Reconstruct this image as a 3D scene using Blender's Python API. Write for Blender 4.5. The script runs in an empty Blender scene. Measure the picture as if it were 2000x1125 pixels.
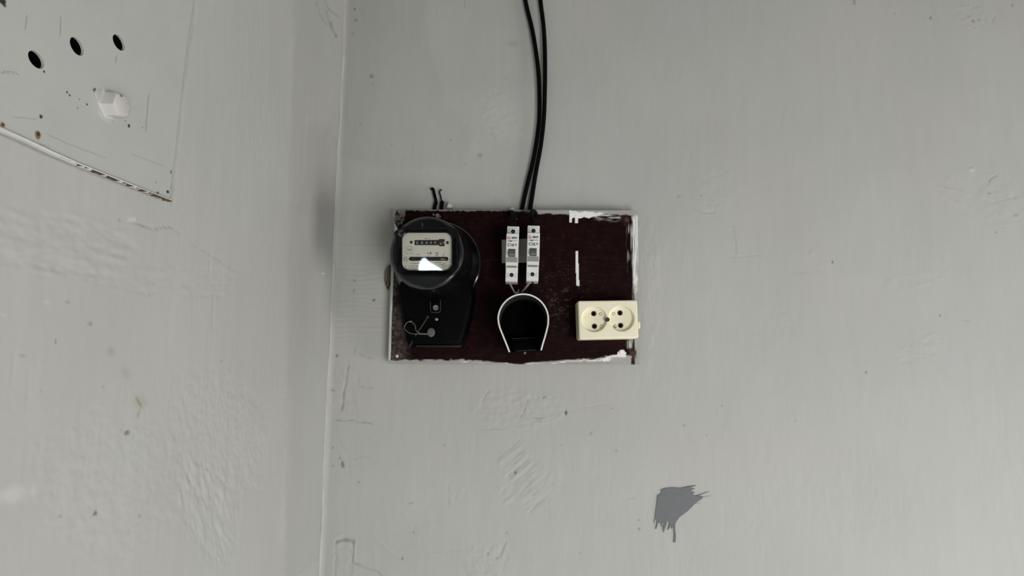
import bpy, bmesh, math, random
import numpy as np
from mathutils import Vector, Matrix

random.seed(7)
scn = bpy.context.scene
COL = scn.collection

# ------------------------------------------------------------------ camera
F_PX, DIST, EYE = 1150.0, 0.92, 1.50           # focal length (px of 2000), metres from the wall, eye height
PITCH, YAW, ROLL = math.radians(6.75), math.radians(-1.0), math.radians(0.5)
_f = np.array([math.sin(YAW) * math.cos(PITCH), math.cos(YAW) * math.cos(PITCH), math.sin(PITCH)])
_r0 = np.array([math.cos(YAW), -math.sin(YAW), 0.0])
_u0 = np.cross(_r0, _f)
_r = math.cos(ROLL) * _r0 + math.sin(ROLL) * _u0
_u = -math.sin(ROLL) * _r0 + math.cos(ROLL) * _u0
EYE_P = np.array([0.0, -DIST, EYE])
cam = bpy.data.cameras.new('camera')
cam.sensor_width = 36.0
cam.lens = F_PX * 36.0 / 2000.0
cam.clip_start = 0.01
cam_o = bpy.data.objects.new('camera', cam)
COL.objects.link(cam_o)
cam_o.matrix_world = Matrix(((_r[0], _u[0], -_f[0], EYE_P[0]), (_r[1], _u[1], -_f[1], EYE_P[1]),
                             (_r[2], _u[2], -_f[2], EYE_P[2]), (0, 0, 0, 1)))
scn.camera = cam_o

# ------------------------------------------------------------------ world, daylight, exposure
world = bpy.data.worlds.new('sky')
scn.world = world
world.use_nodes = True
world.node_tree.nodes['Background'].inputs[0].default_value = (0.80, 0.90, 1.0, 1)
world.node_tree.nodes['Background'].inputs[1].default_value = 1.0


def area(name, loc, target, w, h, power, color):
    l = bpy.data.lights.new(name, 'AREA')
    l.shape = 'RECTANGLE'; l.size = w; l.size_y = h; l.energy = power; l.color = color
    o = bpy.data.objects.new(name, l); COL.objects.link(o)
    o.location = loc
    o.rotation_euler = (Vector(target) - Vector(loc)).to_track_quat('-Z', 'Y').to_euler()
    return o


REAR = -2.0                                     # the wall behind the camera
XR, XB = 2.60, -1.20
area('door_daylight', (0.90, REAR + 0.03, 0.72), (0.90, 0.0, 0.72), 0.86, 1.30, 28.0, (1.0, 0.985, 0.96))
area('window_daylight', (XR - 0.02, -0.90, 0.70), (0.0, -0.90, 0.70), 0.86, 0.96, 27.0, (1.0, 0.975, 0.945))
scn.view_settings.view_transform = 'Standard'
scn.view_settings.look = 'None'
scn.view_settings.gamma = 1.0
scn.view_settings.use_curve_mapping = False
scn.view_settings.exposure = 0.0

# ------------------------------------------------------------------ geometry helpers


def ray(px, py):
    return (px - 1000.0) / F_PX * _r - (py - 562.5) / F_PX * _u + _f


def P(px, py, d=0.0):
    """point seen at (px, py) on the plane standing d metres in front of the back wall"""
    v = ray(px, py)
    return Vector(EYE_P + v * ((-d - EYE_P[1]) / v[1]))


XL = P(645, 560)[0]                             # plane of the left wall


def L(px, py, h=0.0):
    """point seen at (px, py) on the plane standing h metres in front of the left wall"""
    v = ray(px, py)
    return Vector(EYE_P + v * ((XL + h - EYE_P[0]) / v[0]))


def proj(x, y, z):
    dx, dy, dz = x - EYE_P[0], y - EYE_P[1], z - EYE_P[2]
    a = dx * _r[0] + dy * _r[1] + dz * _r[2]
    b = dx * _u[0] + dy * _u[1] + dz * _u[2]
    c = np.maximum(dx * _f[0] + dy * _f[1] + dz * _f[2], 1e-3)
    return 1000 + F_PX * a / c, 562.5 - F_PX * b / c


def scl(d):
    return F_PX / (DIST - d)                    # px per metre on the plane d


def world_loc(o):
    v = Vector((0, 0, 0))
    while o is not None:
        v += o.location
        o = o.parent
    return v


def link(name, mesh, mat=None, parent=None):
    o = bpy.data.objects.new(name, mesh)
    COL.objects.link(o)
    if mat is not None:
        mesh.materials.clear(); mesh.materials.append(mat)
    if parent is not None:
        o.parent = parent
        w = world_loc(parent)
        mesh.transform(Matrix.Translation(-w))
    return o


def tag(o, label=None, cat=None, group=None, kind=None):
    if label: o['label'] = label
    if cat: o['category'] = cat
    if group: o['group'] = group
    if kind: o['kind'] = kind
    return o


def thing(name, loc, label, cat, group=None):
    o = bpy.data.objects.new(name, None)
    COL.objects.link(o)
    o.empty_display_size = 0.02
    o.location = loc
    return tag(o, label, cat, group)


class MB:
    """collects faces, then becomes one mesh object"""

    def __init__(self):
        self.v, self.f = [], []

    def add(self, pts):
        n = len(self.v)
        self.v += [tuple(p) for p in pts]
        return n

    def loft(self, rings, cap0=True, cap1=True, closed=True):
        n = len(rings[0])
        s = [self.add(r) for r in rings]
        for a, b in zip(s, s[1:]):
            for i in range(n if closed else n - 1):
                j = (i + 1) % n
                self.f.append((a + i, a + j, b + j, b + i))
        if cap0: self.f.append(tuple(s[0] + i for i in reversed(range(n))))
        if cap1: self.f.append(tuple(s[-1] + i for i in range(n)))
        return self

    def box(self, lo, hi):
        (x0, y0, z0), (x1, y1, z1) = lo, hi
        return self.loft([[(x0, y0, z0), (x1, y0, z0), (x1, y1, z0), (x0, y1, z0)],
                          [(x0, y0, z1), (x1, y0, z1), (x1, y1, z1), (x0, y1, z1)]])

    def tube(self, pts, r, n=10, cap=True):
        pts = [Vector(p) for p in pts]
        rad = r if isinstance(r, (list, tuple)) else [r] * len(pts)
        rings, up = [], None
        for i, p in enumerate(pts):
            t = (pts[min(i + 1, len(pts) - 1)] - pts[max(i - 1, 0)]).normalized()
            if up is None:
                up = Vector((0, -1, 0)) if abs(t.y) < 0.9 else Vector((1, 0, 0))
            up = (up - t * up.dot(t)).normalized()
            s = t.cross(up)
            rings.append([p + (up * math.cos(2 * math.pi * k / n) + s * math.sin(2 * math.pi * k / n)) * rad[i]
                          for k in range(n)])
        return self.loft(rings, cap, cap)

    def build(self, name, mat, parent=None, smooth=None):
        me = bpy.data.meshes.new(name)
        me.from_pydata(self.v, [], self.f)
        bm = bmesh.new(); bm.from_mesh(me)
        bmesh.ops.recalc_face_normals(bm, faces=bm.faces)
        bm.to_mesh(me); bm.free()
        if smooth is not None:
            shade(me, smooth)
        return link(name, me, mat, parent)


def shade(me, deg):
    """smooth shading with edges sharper than deg kept hard"""
    bm = bmesh.new(); bm.from_mesh(me)
    for f in bm.faces: f.smooth = True
    for e in bm.edges:
        if len(e.link_faces) == 2:
            e.smooth = e.calc_face_angle(0) < math.radians(deg)
    bm.to_mesh(me); bm.free()


def spline(pts, per=8):
    """Catmull-Rom through points"""
    pts = [Vector(p) for p in pts]
    if len(pts) < 3: return pts
    q = [pts[0] * 2 - pts[1]] + pts + [pts[-1] * 2 - pts[-2]]
    out = []
    for i in range(1, len(q) - 2):
        a, b, c, d = q[i - 1:i + 3]
        for k in range(per):
            t = k / per
            out.append(0.5 * ((2 * b) + (c - a) * t + (2 * a - 5 * b + 4 * c - d) * t * t + (3 * b - a - 3 * c + d) * t ** 3))
    out.append(pts[-1])
    return out


def inset(poly, t):
    """shrink a 2d polygon by t (approximate mitre)"""
    n = len(poly)
    area2 = sum(poly[i][0] * poly[(i + 1) % n][1] - poly[(i + 1) % n][0] * poly[i][1] for i in range(n))
    sg = 1 if area2 > 0 else -1
    out = []
    for i in range(n):
        p0, p1, p2 = Vector(poly[i - 1]), Vector(poly[i]), Vector(poly[(i + 1) % n])
        a, b = (p1 - p0), (p2 - p1)
        if a.length < 1e-9 or b.length < 1e-9:
            out.append(tuple(p1)); continue
        a.normalize(); b.normalize()
        na, nb = Vector((-a.y, a.x)) * sg, Vector((-b.y, b.x)) * sg
        m = na + nb
        if m.length < 1e-6: out.append(tuple(p1)); continue
        m.normalize()
        out.append(tuple(p1 + m * (t / max(0.35, m.dot(na)))))
    return out


def w2(poly, d):
    return [(p[0], -d, p[1]) for p in poly]


def px2(poly, d):
    """pixel outline -> (x, z) outline on plane d"""
    return [(P(a, b, d)[0], P(a, b, d)[2]) for a, b in poly]


def prism(mb, poly, d0, d1, bev=0.0, seg=2):
    """(x, z) outline raised from plane d0 to d1 with a rounded front edge"""
    rings = [w2(poly, d0)]
    if bev > 0:
        for k in range(seg + 1):
            a = math.pi / 2 * k / seg
            rings.append(w2(inset(poly, bev * (1 - math.cos(a))) if k else poly, d1 - bev + bev * math.sin(a)))
    else:
        rings.append(w2(poly, d1))
    mb.loft(rings)
    return mb


def circle2(cx, cz, r, n=32, sx=1.0, sz=1.0):
    return [(cx + r * sx * math.cos(2 * math.pi * k / n), cz + r * sz * math.sin(2 * math.pi * k / n)) for k in range(n)]


def rrect2(x0, z0, x1, z1, r, n=5):
    out = []
    for cx, cz, a0 in ((x1 - r, z1 - r, 0), (x0 + r, z1 - r, 90), (x0 + r, z0 + r, 180), (x1 - r, z0 + r, 270)):
        for k in range(n + 1):
            a = math.radians(a0 + 90 * k / n)
            out.append((cx + r * math.cos(a), cz + r * math.sin(a)))
    return out


def rrpx(x0, y0, x1, y1, r, d, n=5):
    """rounded rectangle given by pixel corners, on plane d"""
    return px2(rrect2(x0, y0, x1, y1, r, n), d)


def plate(mb, outer, holes, to3):
    """flat face with holes"""
    bm = bmesh.new()
    es = []
    for lp in [outer] + holes:
        vs = [bm.verts.new(to3(p)) for p in lp]
        es += [bm.edges.new((vs[i], vs[(i + 1) % len(vs)])) for i in range(len(vs))]
    bmesh.ops.triangle_fill(bm, use_beauty=True, use_dissolve=False, edges=es)
    bm.verts.index_update()
    n = mb.add([v.co for v in bm.verts])
    mb.f += [tuple(n + v.index for v in f.verts) for f in bm.faces]
    bm.free()
    return mb


def disc(mb, px, py, rpx, d0, d1, bev=0.0, n=20, sx=1, sz=1):
    c = P(px, py, d1)
    return prism(mb, circle2(c[0], c[2], rpx / scl(d1), n, sx, sz), d0, d1, bev)


def strokes(mb, segs, d, wpx):
    """flat printed strokes: list of (x0, y0, x1, y1) in px on plane d"""
    for s in segs:
        x0, y0, x1, y1 = s[:4]
        w = (s[4] if len(s) > 4 else wpx) / 2
        l = math.hypot(x1 - x0, y1 - y0) or 1
        nx, ny = -(y1 - y0) / l * w, (x1 - x0) / l * w
        n = mb.add(w2(px2([(x0 + nx, y0 + ny), (x1 + nx, y1 + ny), (x1 - nx, y1 - ny), (x0 - nx, y0 - ny)], d), d))
        mb.f.append((n, n + 1, n + 2, n + 3))
    return mb


def ring_strokes(mb, px, py, r, d, wpx, n=20, gap=None):
    for k in range(n):
        if gap and gap(k / n): continue
        a, b = 2 * math.pi * k / n, 2 * math.pi * (k + 1.1) / n
        strokes(mb, [(px + r * math.cos(a), py + r * math.sin(a), px + r * math.cos(b), py + r * math.sin(b))], d, wpx)
    return mb


def text(mb, s, px, py, hpx, d, ang=0.0, squeeze=1.0, bold=0.0):
    """flat lettering centred at a pixel, cap height hpx, on plane d"""
    cu = bpy.data.curves.new('lettering', 'FONT')
    cu.body = s; cu.align_x = 'CENTER'; cu.align_y = 'CENTER'; cu.offset = bold
    cu.resolution_u = 2
    o = bpy.data.objects.new('lettering', cu)
    me = bpy.data.meshes.new_from_object(o)
    zs = [v.co.y for v in me.vertices] or [0, 1]
    k = hpx / scl(d) / max(1e-6, max(zs) - min(zs))
    mid = (max(zs) + min(zs)) / 2
    c = P(px, py, d)
    ca, sa = math.cos(ang), math.sin(ang)
    pts = []
    for v in me.vertices:
        x, z = v.co.x * k * squeeze, (v.co.y - mid) * k
        pts.append((c[0] + x * ca + z * sa, -d, c[2] - x * sa + z * ca))
    n = mb.add(pts)
    for f in me.polygons:
        mb.f.append(tuple(n + i for i in f.vertices))
    bpy.data.objects.remove(o); bpy.data.curves.remove(cu); bpy.data.meshes.remove(me)
    return mb


# ------------------------------------------------------------------ noise
_rng = np.random.default_rng(11)
_LAT = _rng.random((257, 257))
_LAT[256] = _LAT[0]; _LAT[:, 256] = _LAT[:, 0]


def vn(u, v, seed=0):
    """smooth value noise in -1..1"""
    u = np.asarray(u) + seed * 37.17; v = np.asarray(v) + seed * 71.31
    iu, iv = np.floor(u).astype(int), np.floor(v).astype(int)
    fu, fv = u - iu, v - iv
    fu, fv = fu * fu * (3 - 2 * fu), fv * fv * (3 - 2 * fv)
    iu %= 256; iv %= 256
    a, b, c, d = _LAT[iu, iv], _LAT[iu + 1, iv], _LAT[iu, iv + 1], _LAT[iu + 1, iv + 1]
    return 2 * (a + (b - a) * fu + (c - a) * fv + (a - b - c + d) * fu * fv) - 1


def fbm(u, v, seed=0, oct=3):
    s, a = 0, 1.0
    for k in range(oct):
        s = s + a * vn(u * 2 ** k, v * 2 ** k, seed + k); a *= 0.5
    return s


def sst(e0, e1, x):
    t = np.clip((x - e0) / (e1 - e0), 0, 1)
    return t * t * (3 - 2 * t)


def seg_dist(X, Y, pts):
    """distance in px from every vertex to a polyline"""
    best = np.full(X.shape, 1e9)
    for (x0, y0), (x1, y1) in zip(pts, pts[1:]):
        dx, dy = x1 - x0, y1 - y0
        t = np.clip(((X - x0) * dx + (Y - y0) * dy) / (dx * dx + dy * dy + 1e-9), 0, 1)
        best = np.minimum(best, np.hypot(X - x0 - t * dx, Y - y0 - t * dy))
    return best


def in_poly(X, Y, poly):
    c = np.zeros(X.shape, bool)
    n = len(poly)
    for i in range(n):
        (x0, y0), (x1, y1) = poly[i], poly[(i + 1) % n]
        m = ((y0 > Y) != (y1 > Y)) & (X < (x1 - x0) * (Y - y0) / (y1 - y0 + 1e-12) + x0)
        c ^= m
    return c


# ------------------------------------------------------------------ materials


def mat(name, color, rough=0.5, metal=0.0, spec=0.5, noise=None, bump=None, attr=None, coat=0.0):
    """Principled material; noise = (scale, colour2, amount), bump = (scale, strength, stretch)"""
    m = bpy.data.materials.new(name); m.use_nodes = True
    nt = m.node_tree; b = nt.nodes['Principled BSDF']
    b.inputs['Base Color'].default_value = (*color, 1)
    b.inputs['Roughness'].default_value = rough
    b.inputs['Metallic'].default_value = metal
    b.inputs['Specular IOR Level'].default_value = spec
    b.inputs['Coat Weight'].default_value = coat
    src = None
    if attr:
        a = nt.nodes.new('ShaderNodeAttribute'); a.attribute_name = attr
        src = a.outputs['Color']
    tc = nt.nodes.new('ShaderNodeTexCoord')
    if noise:
        n = nt.nodes.new('ShaderNodeTexNoise'); n.inputs['Scale'].default_value = noise[0]
        n.inputs['Detail'].default_value = 5; n.inputs['Roughness'].default_value = 0.65
        nt.links.new(tc.outputs['Object'], n.inputs['Vector'])
        r = nt.nodes.new('ShaderNodeMapRange')
        r.inputs['From Min'].default_value = 0.38; r.inputs['From Max'].default_value = 0.68
        r.inputs['To Max'].default_value = noise[2]
        nt.links.new(n.outputs['Fac'], r.inputs['Value'])
        x = nt.nodes.new('ShaderNodeMix'); x.data_type = 'RGBA'
        x.inputs['A'].default_value = (*color, 1); x.inputs['B'].default_value = (*noise[1], 1)
        nt.links.new(r.outputs['Result'], x.inputs['Factor'])
        if src is not None: nt.links.new(src, x.inputs['A'])
        src = x.outputs['Result']
    if src is not None: nt.links.new(src, b.inputs['Base Color'])
    if bump:
        mp = nt.nodes.new('ShaderNodeMapping'); mp.inputs['Scale'].default_value = bump[2]
        nt.links.new(tc.outputs['Object'], mp.inputs['Vector'])
        n = nt.nodes.new('ShaderNodeTexNoise'); n.inputs['Scale'].default_value = bump[0]
        n.inputs['Detail'].default_value = 4
        nt.links.new(mp.outputs['Vector'], n.inputs['Vector'])
        bp = nt.nodes.new('ShaderNodeBump'); bp.inputs['Strength'].default_value = bump[1]
        bp.inputs['Distance'].default_value = 0.001
        nt.links.new(n.outputs['Fac'], bp.inputs['Height'])
        nt.links.new(bp.outputs['Normal'], b.inputs['Normal'])
    return m


def add_spots(m, spots, warp=0.0016):
    """stains of a given colour at given places (object space) laid over the base colour of m"""
    nt = m.node_tree; b = nt.nodes['Principled BSDF']
    src = b.inputs['Base Color'].links[0].from_socket if b.inputs['Base Color'].links else None
    base = tuple(b.inputs['Base Color'].default_value)
    tc = nt.nodes.new('ShaderNodeTexCoord')
    nz = nt.nodes.new('ShaderNodeTexNoise'); nz.inputs['Scale'].default_value = 260
    nt.links.new(tc.outputs['Object'], nz.inputs['Vector'])
    for p, r, c in spots:
        d = nt.nodes.new('ShaderNodeVectorMath'); d.operation = 'DISTANCE'
        nt.links.new(tc.outputs['Object'], d.inputs[0]); d.inputs[1].default_value = p
        a = nt.nodes.new('ShaderNodeMath'); a.operation = 'MULTIPLY_ADD'
        nt.links.new(nz.outputs['Fac'], a.inputs[0]); a.inputs[1].default_value = r * 1.6
        nt.links.new(d.outputs['Value'], a.inputs[2])
        s = nt.nodes.new('ShaderNodeMapRange'); s.interpolation_type = 'SMOOTHSTEP'
        s.inputs['From Min'].default_value = r * 1.35; s.inputs['From Max'].default_value = r * 1.95
        s.inputs['To Min'].default_value = 1; s.inputs['To Max'].default_value = 0
        nt.links.new(a.outputs['Value'], s.inputs['Value'])
        x = nt.nodes.new('ShaderNodeMix'); x.data_type = 'RGBA'
        x.inputs['A'].default_value = base; x.inputs['B'].default_value = (*c, 1)
        nt.links.new(s.outputs['Result'], x.inputs['Factor'])
        if src is not None: nt.links.new(src, x.inputs['A'])
        src = x.outputs['Result']
    nt.links.new(src, b.inputs['Base Color'])


PAINT = (0.469, 0.4705, 0.449)
M_wall = mat('grey_wall_paint', PAINT, 0.62, spec=0.3, attr='paint', bump=(420, 0.10, (1, 1, 0.35)))
M_room = mat('room_paint', (0.30, 0.30, 0.29), 0.8, noise=(3, (0.24, 0.24, 0.23), 0.5))
M_floor = mat('concrete_floor', (0.22, 0.21, 0.19), 0.8, noise=(9, (0.15, 0.14, 0.13), 0.8))
M_ceil = mat('ceiling_whitewash', (0.35, 0.35, 0.34), 0.9, noise=(5, (0.3, 0.3, 0.29), 0.5))
M_wood = mat('door_frame_wood', (0.25, 0.2, 0.15), 0.6, noise=(12, (0.18, 0.14, 0.1), 0.7))
M_panel = mat('panel_paint', (0.47, 0.485, 0.455), 0.55, spec=0.35, noise=(26, (0.435, 0.45, 0.425), 0.7), bump=(500, 0.12, (1, 0.25, 1)))
M_lip = mat('chipped_lip', (0.62, 0.62, 0.6), 0.6)
M_dark = mat('dark_hollow', (0.003, 0.003, 0.003), 0.95, spec=0.0)
M_knob = mat('thick_white_paint', (0.58, 0.56, 0.55), 0.5, bump=(180, 0.35, (1, 1, 1)))
M_board = mat('maroon_bakelite_board', (0.02, 0.006, 0.006), 0.6, spec=0.06, attr='paint')
M_edge = mat('board_edge', (0.33, 0.33, 0.31), 0.7, noise=(90, (0.1, 0.07, 0.06), 0.6))
M_black = mat('black_carbolite', (0.0022, 0.0023, 0.003), 0.2, spec=0.22, noise=(40, (0.006, 0.006, 0.0065), 0.6), bump=(120, 0.06, (1, 1, 1)))
M_gloss = mat('glossy_black_carbolite', (0.0022, 0.0023, 0.003), 0.22, spec=1.0, noise=(40, (0.006, 0.006, 0.0065), 0.6), bump=(120, 0.05, (1, 1, 1)))
M_black2 = mat('dull_black_carbolite', (0.0012, 0.0012, 0.0018), 0.5, spec=0.05, noise=(60, (0.0035, 0.003, 0.003), 0.6))
M_cable = mat('black_cable_rubber', (0.0025, 0.0025, 0.0025), 0.6, spec=0.05, noise=(60, (0.006, 0.005, 0.0045), 0.7))
M_dial = mat('cream_dial_enamel', (0.92, 0.885, 0.77), 0.6, noise=(60, (0.88, 0.86, 0.71), 0.8))
M_ink = mat('black_ink', (0.025, 0.025, 0.022), 0.7)
M_inkgrey = mat('faded_ink', (0.07, 0.065, 0.055), 0.7)
M_inkred = mat('red_ink', (0.45, 0.04, 0.04), 0.6)
M_inkwhite = mat('white_ink', (0.62, 0.64, 0.6), 0.6)
M_steel = mat('dull_steel', (0.42, 0.42, 0.39), 0.42, 0.85, noise=(300, (0.2, 0.2, 0.18), 0.8))
M_seal = mat('lead', (0.16, 0.16, 0.155), 0.65, 0.5, noise=(500, (0.09, 0.09, 0.085), 0.8))
M_wire = mat('tin_wire', (0.24, 0.23, 0.21), 0.5, 0.7)
M_rust = mat('rusty_screw', (0.10, 0.045, 0.025), 0.8, 0.2, noise=(300, (0.02, 0.012, 0.01), 0.8))
M_white = mat('breaker_plastic', (0.84, 0.84, 0.82), 0.45, noise=(70, (0.78, 0.78, 0.75), 0.6))
M_grey = mat('grey_lever_plastic', (0.13, 0.13, 0.125), 0.5)
M_greylight = mat('pale_grey_label', (0.34, 0.34, 0.33), 0.5)
M_rail = mat('zinc_rail', (0.46, 0.43, 0.41), 0.6, 0.0, noise=(50, (0.38, 0.35, 0.33), 0.7))
M_cream = mat('ivory_plastic', (0.94, 0.885, 0.68), 0.35, noise=(25, (0.90, 0.845, 0.62), 0.8))
M_rim = mat('cut_plastic_edge', (0.80, 0.79, 0.77), 0.6)
M_shell = mat('black_pipe', (0.042, 0.042, 0.038), 0.55, spec=0.1, noise=(60, (0.055, 0.055, 0.050), 0.6))
M_plaster = mat('bare_plaster', (0.72, 0.70, 0.62), 0.9, noise=(300, (0.55, 0.5, 0.4), 0.8))
M_brown = mat('brown_wood_chip', (0.17, 0.145, 0.11), 0.9, noise=(200, (0.1, 0.085, 0.06), 0.8))
M_smear = mat('dark_grey_paint', (0.098, 0.108, 0.115), 0.5, noise=(160, (0.086, 0.094, 0.100), 0.7))
M_wirewhite = mat('grey_insulation', (0.30, 0.29, 0.27), 0.6)
M_brass = mat('brass_wire_end', (0.18, 0.13, 0.07), 0.5, 0.6)

# glass: a thin pane, see-through with a Fresnel mirror on top
M_glass = bpy.data.materials.new('clear_glass'); M_glass.use_nodes = True
nt = M_glass.node_tree; nt.nodes.clear()
o_ = nt.nodes.new('ShaderNodeOutputMaterial'); mx = nt.nodes.new('ShaderNodeMixShader')
tr = nt.nodes.new('ShaderNodeBsdfTransparent'); gl = nt.nodes.new('ShaderNodeBsdfGlossy')
gl.inputs['Roughness'].default_value = 0.02
fr = nt.nodes.new('ShaderNodeFresnel'); fr.inputs['IOR'].default_value = 1.5
nt.links.new(fr.outputs[0], mx.inputs[0]); nt.links.new(tr.outputs[0], mx.inputs[1])
nt.links.new(gl.outputs[0], mx.inputs[2]); nt.links.new(mx.outputs[0], o_.inputs[0])

M_pane = bpy.data.materials.new('reflection_glow'); M_pane.use_nodes = True  # glow added only to be mirrored in the meter glass
b_ = M_pane.node_tree.nodes['Principled BSDF']
b_.inputs['Base Color'].default_value = (0.8, 0.85, 0.9, 1)
b_.inputs['Emission Color'].default_value = (0.80, 0.93, 1.0, 1)
b_.inputs['Emission Strength'].default_value = 16.0

# ------------------------------------------------------------------ the walls in view: real relief, paint tones as a colour layer


def grid_coords(lo, hi, fine_lo, fine_hi, step, coarse):
    a = list(np.arange(lo, fine_lo - 1e-6, coarse)) if fine_lo > lo else []
    b = list(np.arange(fine_lo, fine_hi, step))
    c = list(np.linspace(fine_hi, hi, max(2, int((hi - fine_hi) / coarse) + 1))) if hi > fine_hi else [fine_hi]
    return np.array(a + b + c)


def grid_mesh(name, A, B, pos, tone, material):
    """A, B: parameter arrays; pos(a, b) -> xyz arrays, tone -> rgb array"""
    aa, bb = np.meshgrid(A, B, indexing='ij')
    xyz = pos(aa, bb)
    na, nb = aa.shape
    me = bpy.data.meshes.new(name)
    me.vertices.add(na * nb)
    me.vertices.foreach_set('co', xyz.reshape(-1, 3).astype(np.float32).ravel())
    idx = np.arange(na * nb).reshape(na, nb)
    q = np.stack([idx[:-1, :-1], idx[1:, :-1], idx[1:, 1:], idx[:-1, 1:]], -1).reshape(-1, 4)
    me.loops.add(q.size); me.polygons.add(len(q))
    me.loops.foreach_set('vertex_index', q.ravel().astype(np.int32))
    me.polygons.foreach_set('loop_start', np.arange(0, q.size, 4, dtype=np.int32))
    me.polygons.foreach_set('use_smooth', np.ones(len(q), bool))
    me.update(calc_edges=True)
    at = me.color_attributes.new('paint', 'FLOAT_COLOR', 'POINT')
    rgb = tone(aa, bb)
    at.data.foreach_set('color', np.concatenate([rgb, np.ones((na, nb, 1))], -1).astype(np.float32).ravel())
    return link(name, me, material)


class Layer:
    """height (mm) and paint colour over one wall; features are given where the photograph shows them"""

    def __init__(self, X, Y, u, v, seed):
        self.X, self.Y = X, Y
        n = fbm(u * 9, v * 9, seed)
        self.h = 0.35 * fbm(u * 14, v * 8, seed + 3) + 0.085 * fbm(u * 260, v * 50, seed + 5, 2) + 0.05 * fbm(u * 90, v * 300, seed + 8, 2)
        self.h = self.h + 0.07 * np.clip(fbm(u * 22, v * 22, seed + 21), 0, 2) * fbm(u * 420, v * 420, seed + 17, 2)
        t = 1 + 0.022 * n + 0.012 * fbm(u * 120, v * 14, seed + 12, 2)
        hue = 0.010 * fbm(u * 7, v * 7, seed + 30, 2)
        self.c = np.stack([PAINT[0] * t * (1 + hue), PAINT[1] * t, PAINT[2] * t * (1 - 0.4 * hue)], -1)

    def box(self, pts, m):
        xs = [p[0] for p in pts]; ys = [p[1] for p in pts]
        return np.where((self.X > min(xs) - m) & (self.X < max(xs) + m) & (self.Y > min(ys) - m) & (self.Y < max(ys) + m))

    def blend(self, s, k, col):
        self.c[s] = self.c[s] * (1 - k[..., None]) + np.array(col) * k[..., None]

    def crack(self, pts, w=1.3, depth=0.5, dirt=0.5, col=(0.10, 0.10, 0.09)):
        s = self.box(pts, 14)
        X, Y = self.X[s], self.Y[s]
        wob = 1.3 * vn(X * 0.12, Y * 0.12, 91)
        d = seg_dist(X + wob, Y + 1.3 * vn(X * 0.12, Y * 0.12, 97), pts)
        k = 1 - sst(w * 0.5, w * 1.4, d)
        self.h[s] -= depth * k
        if dirt: self.blend(s, k * dirt * 0.85 * np.clip(0.75 + 0.5 * vn(X * .09, Y * .09, 8), 0, 1) * (0.6 + 0.4 * vn(X * .2, Y * .2, 5)), col)

    def ridge(self, pts, w=3, height=0.3):
        s = self.box(pts, w * 3)
        d = seg_dist(self.X[s], self.Y[s], pts)
        self.h[s] += height * np.exp(-(d / w) ** 2)

    def spot(self, x, y, rx, ry=None, ang=0, col=(0.12, 0.11, 0.09), k=0.8, depth=0.0, soft=0.5):
        ry = ry or rx
        s = self.box([(x, y)], max(rx, ry) * 2 + 4)
        X, Y = self.X[s] - x, self.Y[s] - y
        a = math.radians(ang)
        U, V = X * math.cos(a) + Y * math.sin(a), -X * math.sin(a) + Y * math.cos(a)
        e = np.hypot(U / rx, V / ry) + 0.25 * vn(X * 0.35, Y * 0.35, int(x) % 50)
        m = 1 - sst(1 - soft, 1 + soft * 0.6, e)
        self.h[s] -= depth * m
        if k: self.blend(s, k * m, col)

    def rough(self, x, y, rx, ry, ang=0, amp=0.25, f=(0.1, 0.1), rim=0.0, lift=0.0, seed=3):
        """a rough or brushed patch of plaster"""
        s = self.box([(x, y)], max(rx, ry) * 1.4 + 6)
        X, Y = self.X[s] - x, self.Y[s] - y
        a = math.radians(ang)
        U, V = X * math.cos(a) + Y * math.sin(a), -X * math.sin(a) + Y * math.cos(a)
        e = np.hypot(U / rx, V / ry) + 0.13 * vn(X * 0.03, Y * 0.03, seed)
        m = 1 - sst(0.8, 1.0, e)
        self.h[s] += m * (amp * (1.0 * fbm(U * f[0], V * f[1], seed, 2) + 0.75 * fbm(U * f[0] * 2.7, V * f[1] * 2.7, seed + 4, 2)) + lift)
        if rim: self.h[s] += rim * np.exp(-((e - 0.95) / 0.05) ** 2)

    def area(self, poly, tone, soft=6, wob=3, lift=0.0):
        """one coat of paint brushed over another: slightly different tone inside an outline"""
        s = self.box(poly, 30)
        X, Y = self.X[s], self.Y[s]
        X2, Y2 = X + wob * fbm(X * .05, Y * .05, 44, 2), Y + wob * fbm(X * .05, Y * .05, 47, 2)
        d = seg_dist(X2, Y2, list(poly) + [poly[0]])
        d = np.where(in_poly(X2, Y2, poly), d, -d)
        m = sst(-soft, soft, d)
        self.c[s] = self.c[s] * (1 + (tone - 1) * m[..., None])
        if lift: self.h[s] += lift * m

    def comb(self, x0, y0, x1, y1, amp=0.22, per=9.0):
        """horizontal trowel ridges"""
        s = self.box([(x0, y0), (x1, y1)], 10)
        X, Y = self.X[s], self.Y[s]
        m = sst(x0 - 8, x0 + 14, X) * (1 - sst(x1 - 12, x1 + 8, X)) * sst(y0 - 30, y0 + 90, Y) * (1 - sst(y1 - 60, y1 + 10, Y))
        yy = Y + 3.5 * vn(X * .018, Y * .02, 61) + 2 * vn(X * .05, Y * .05, 63)
        m = m * (0.45 + 0.55 * np.clip(vn(X * .03, Y * .06, 66) + .35, 0, 1))
        self.h[s] += amp * m * (np.abs(np.sin(yy * math.pi / per)) - 0.5 + 0.4 * vn(X * .02, Y * .22, 67))


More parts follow.
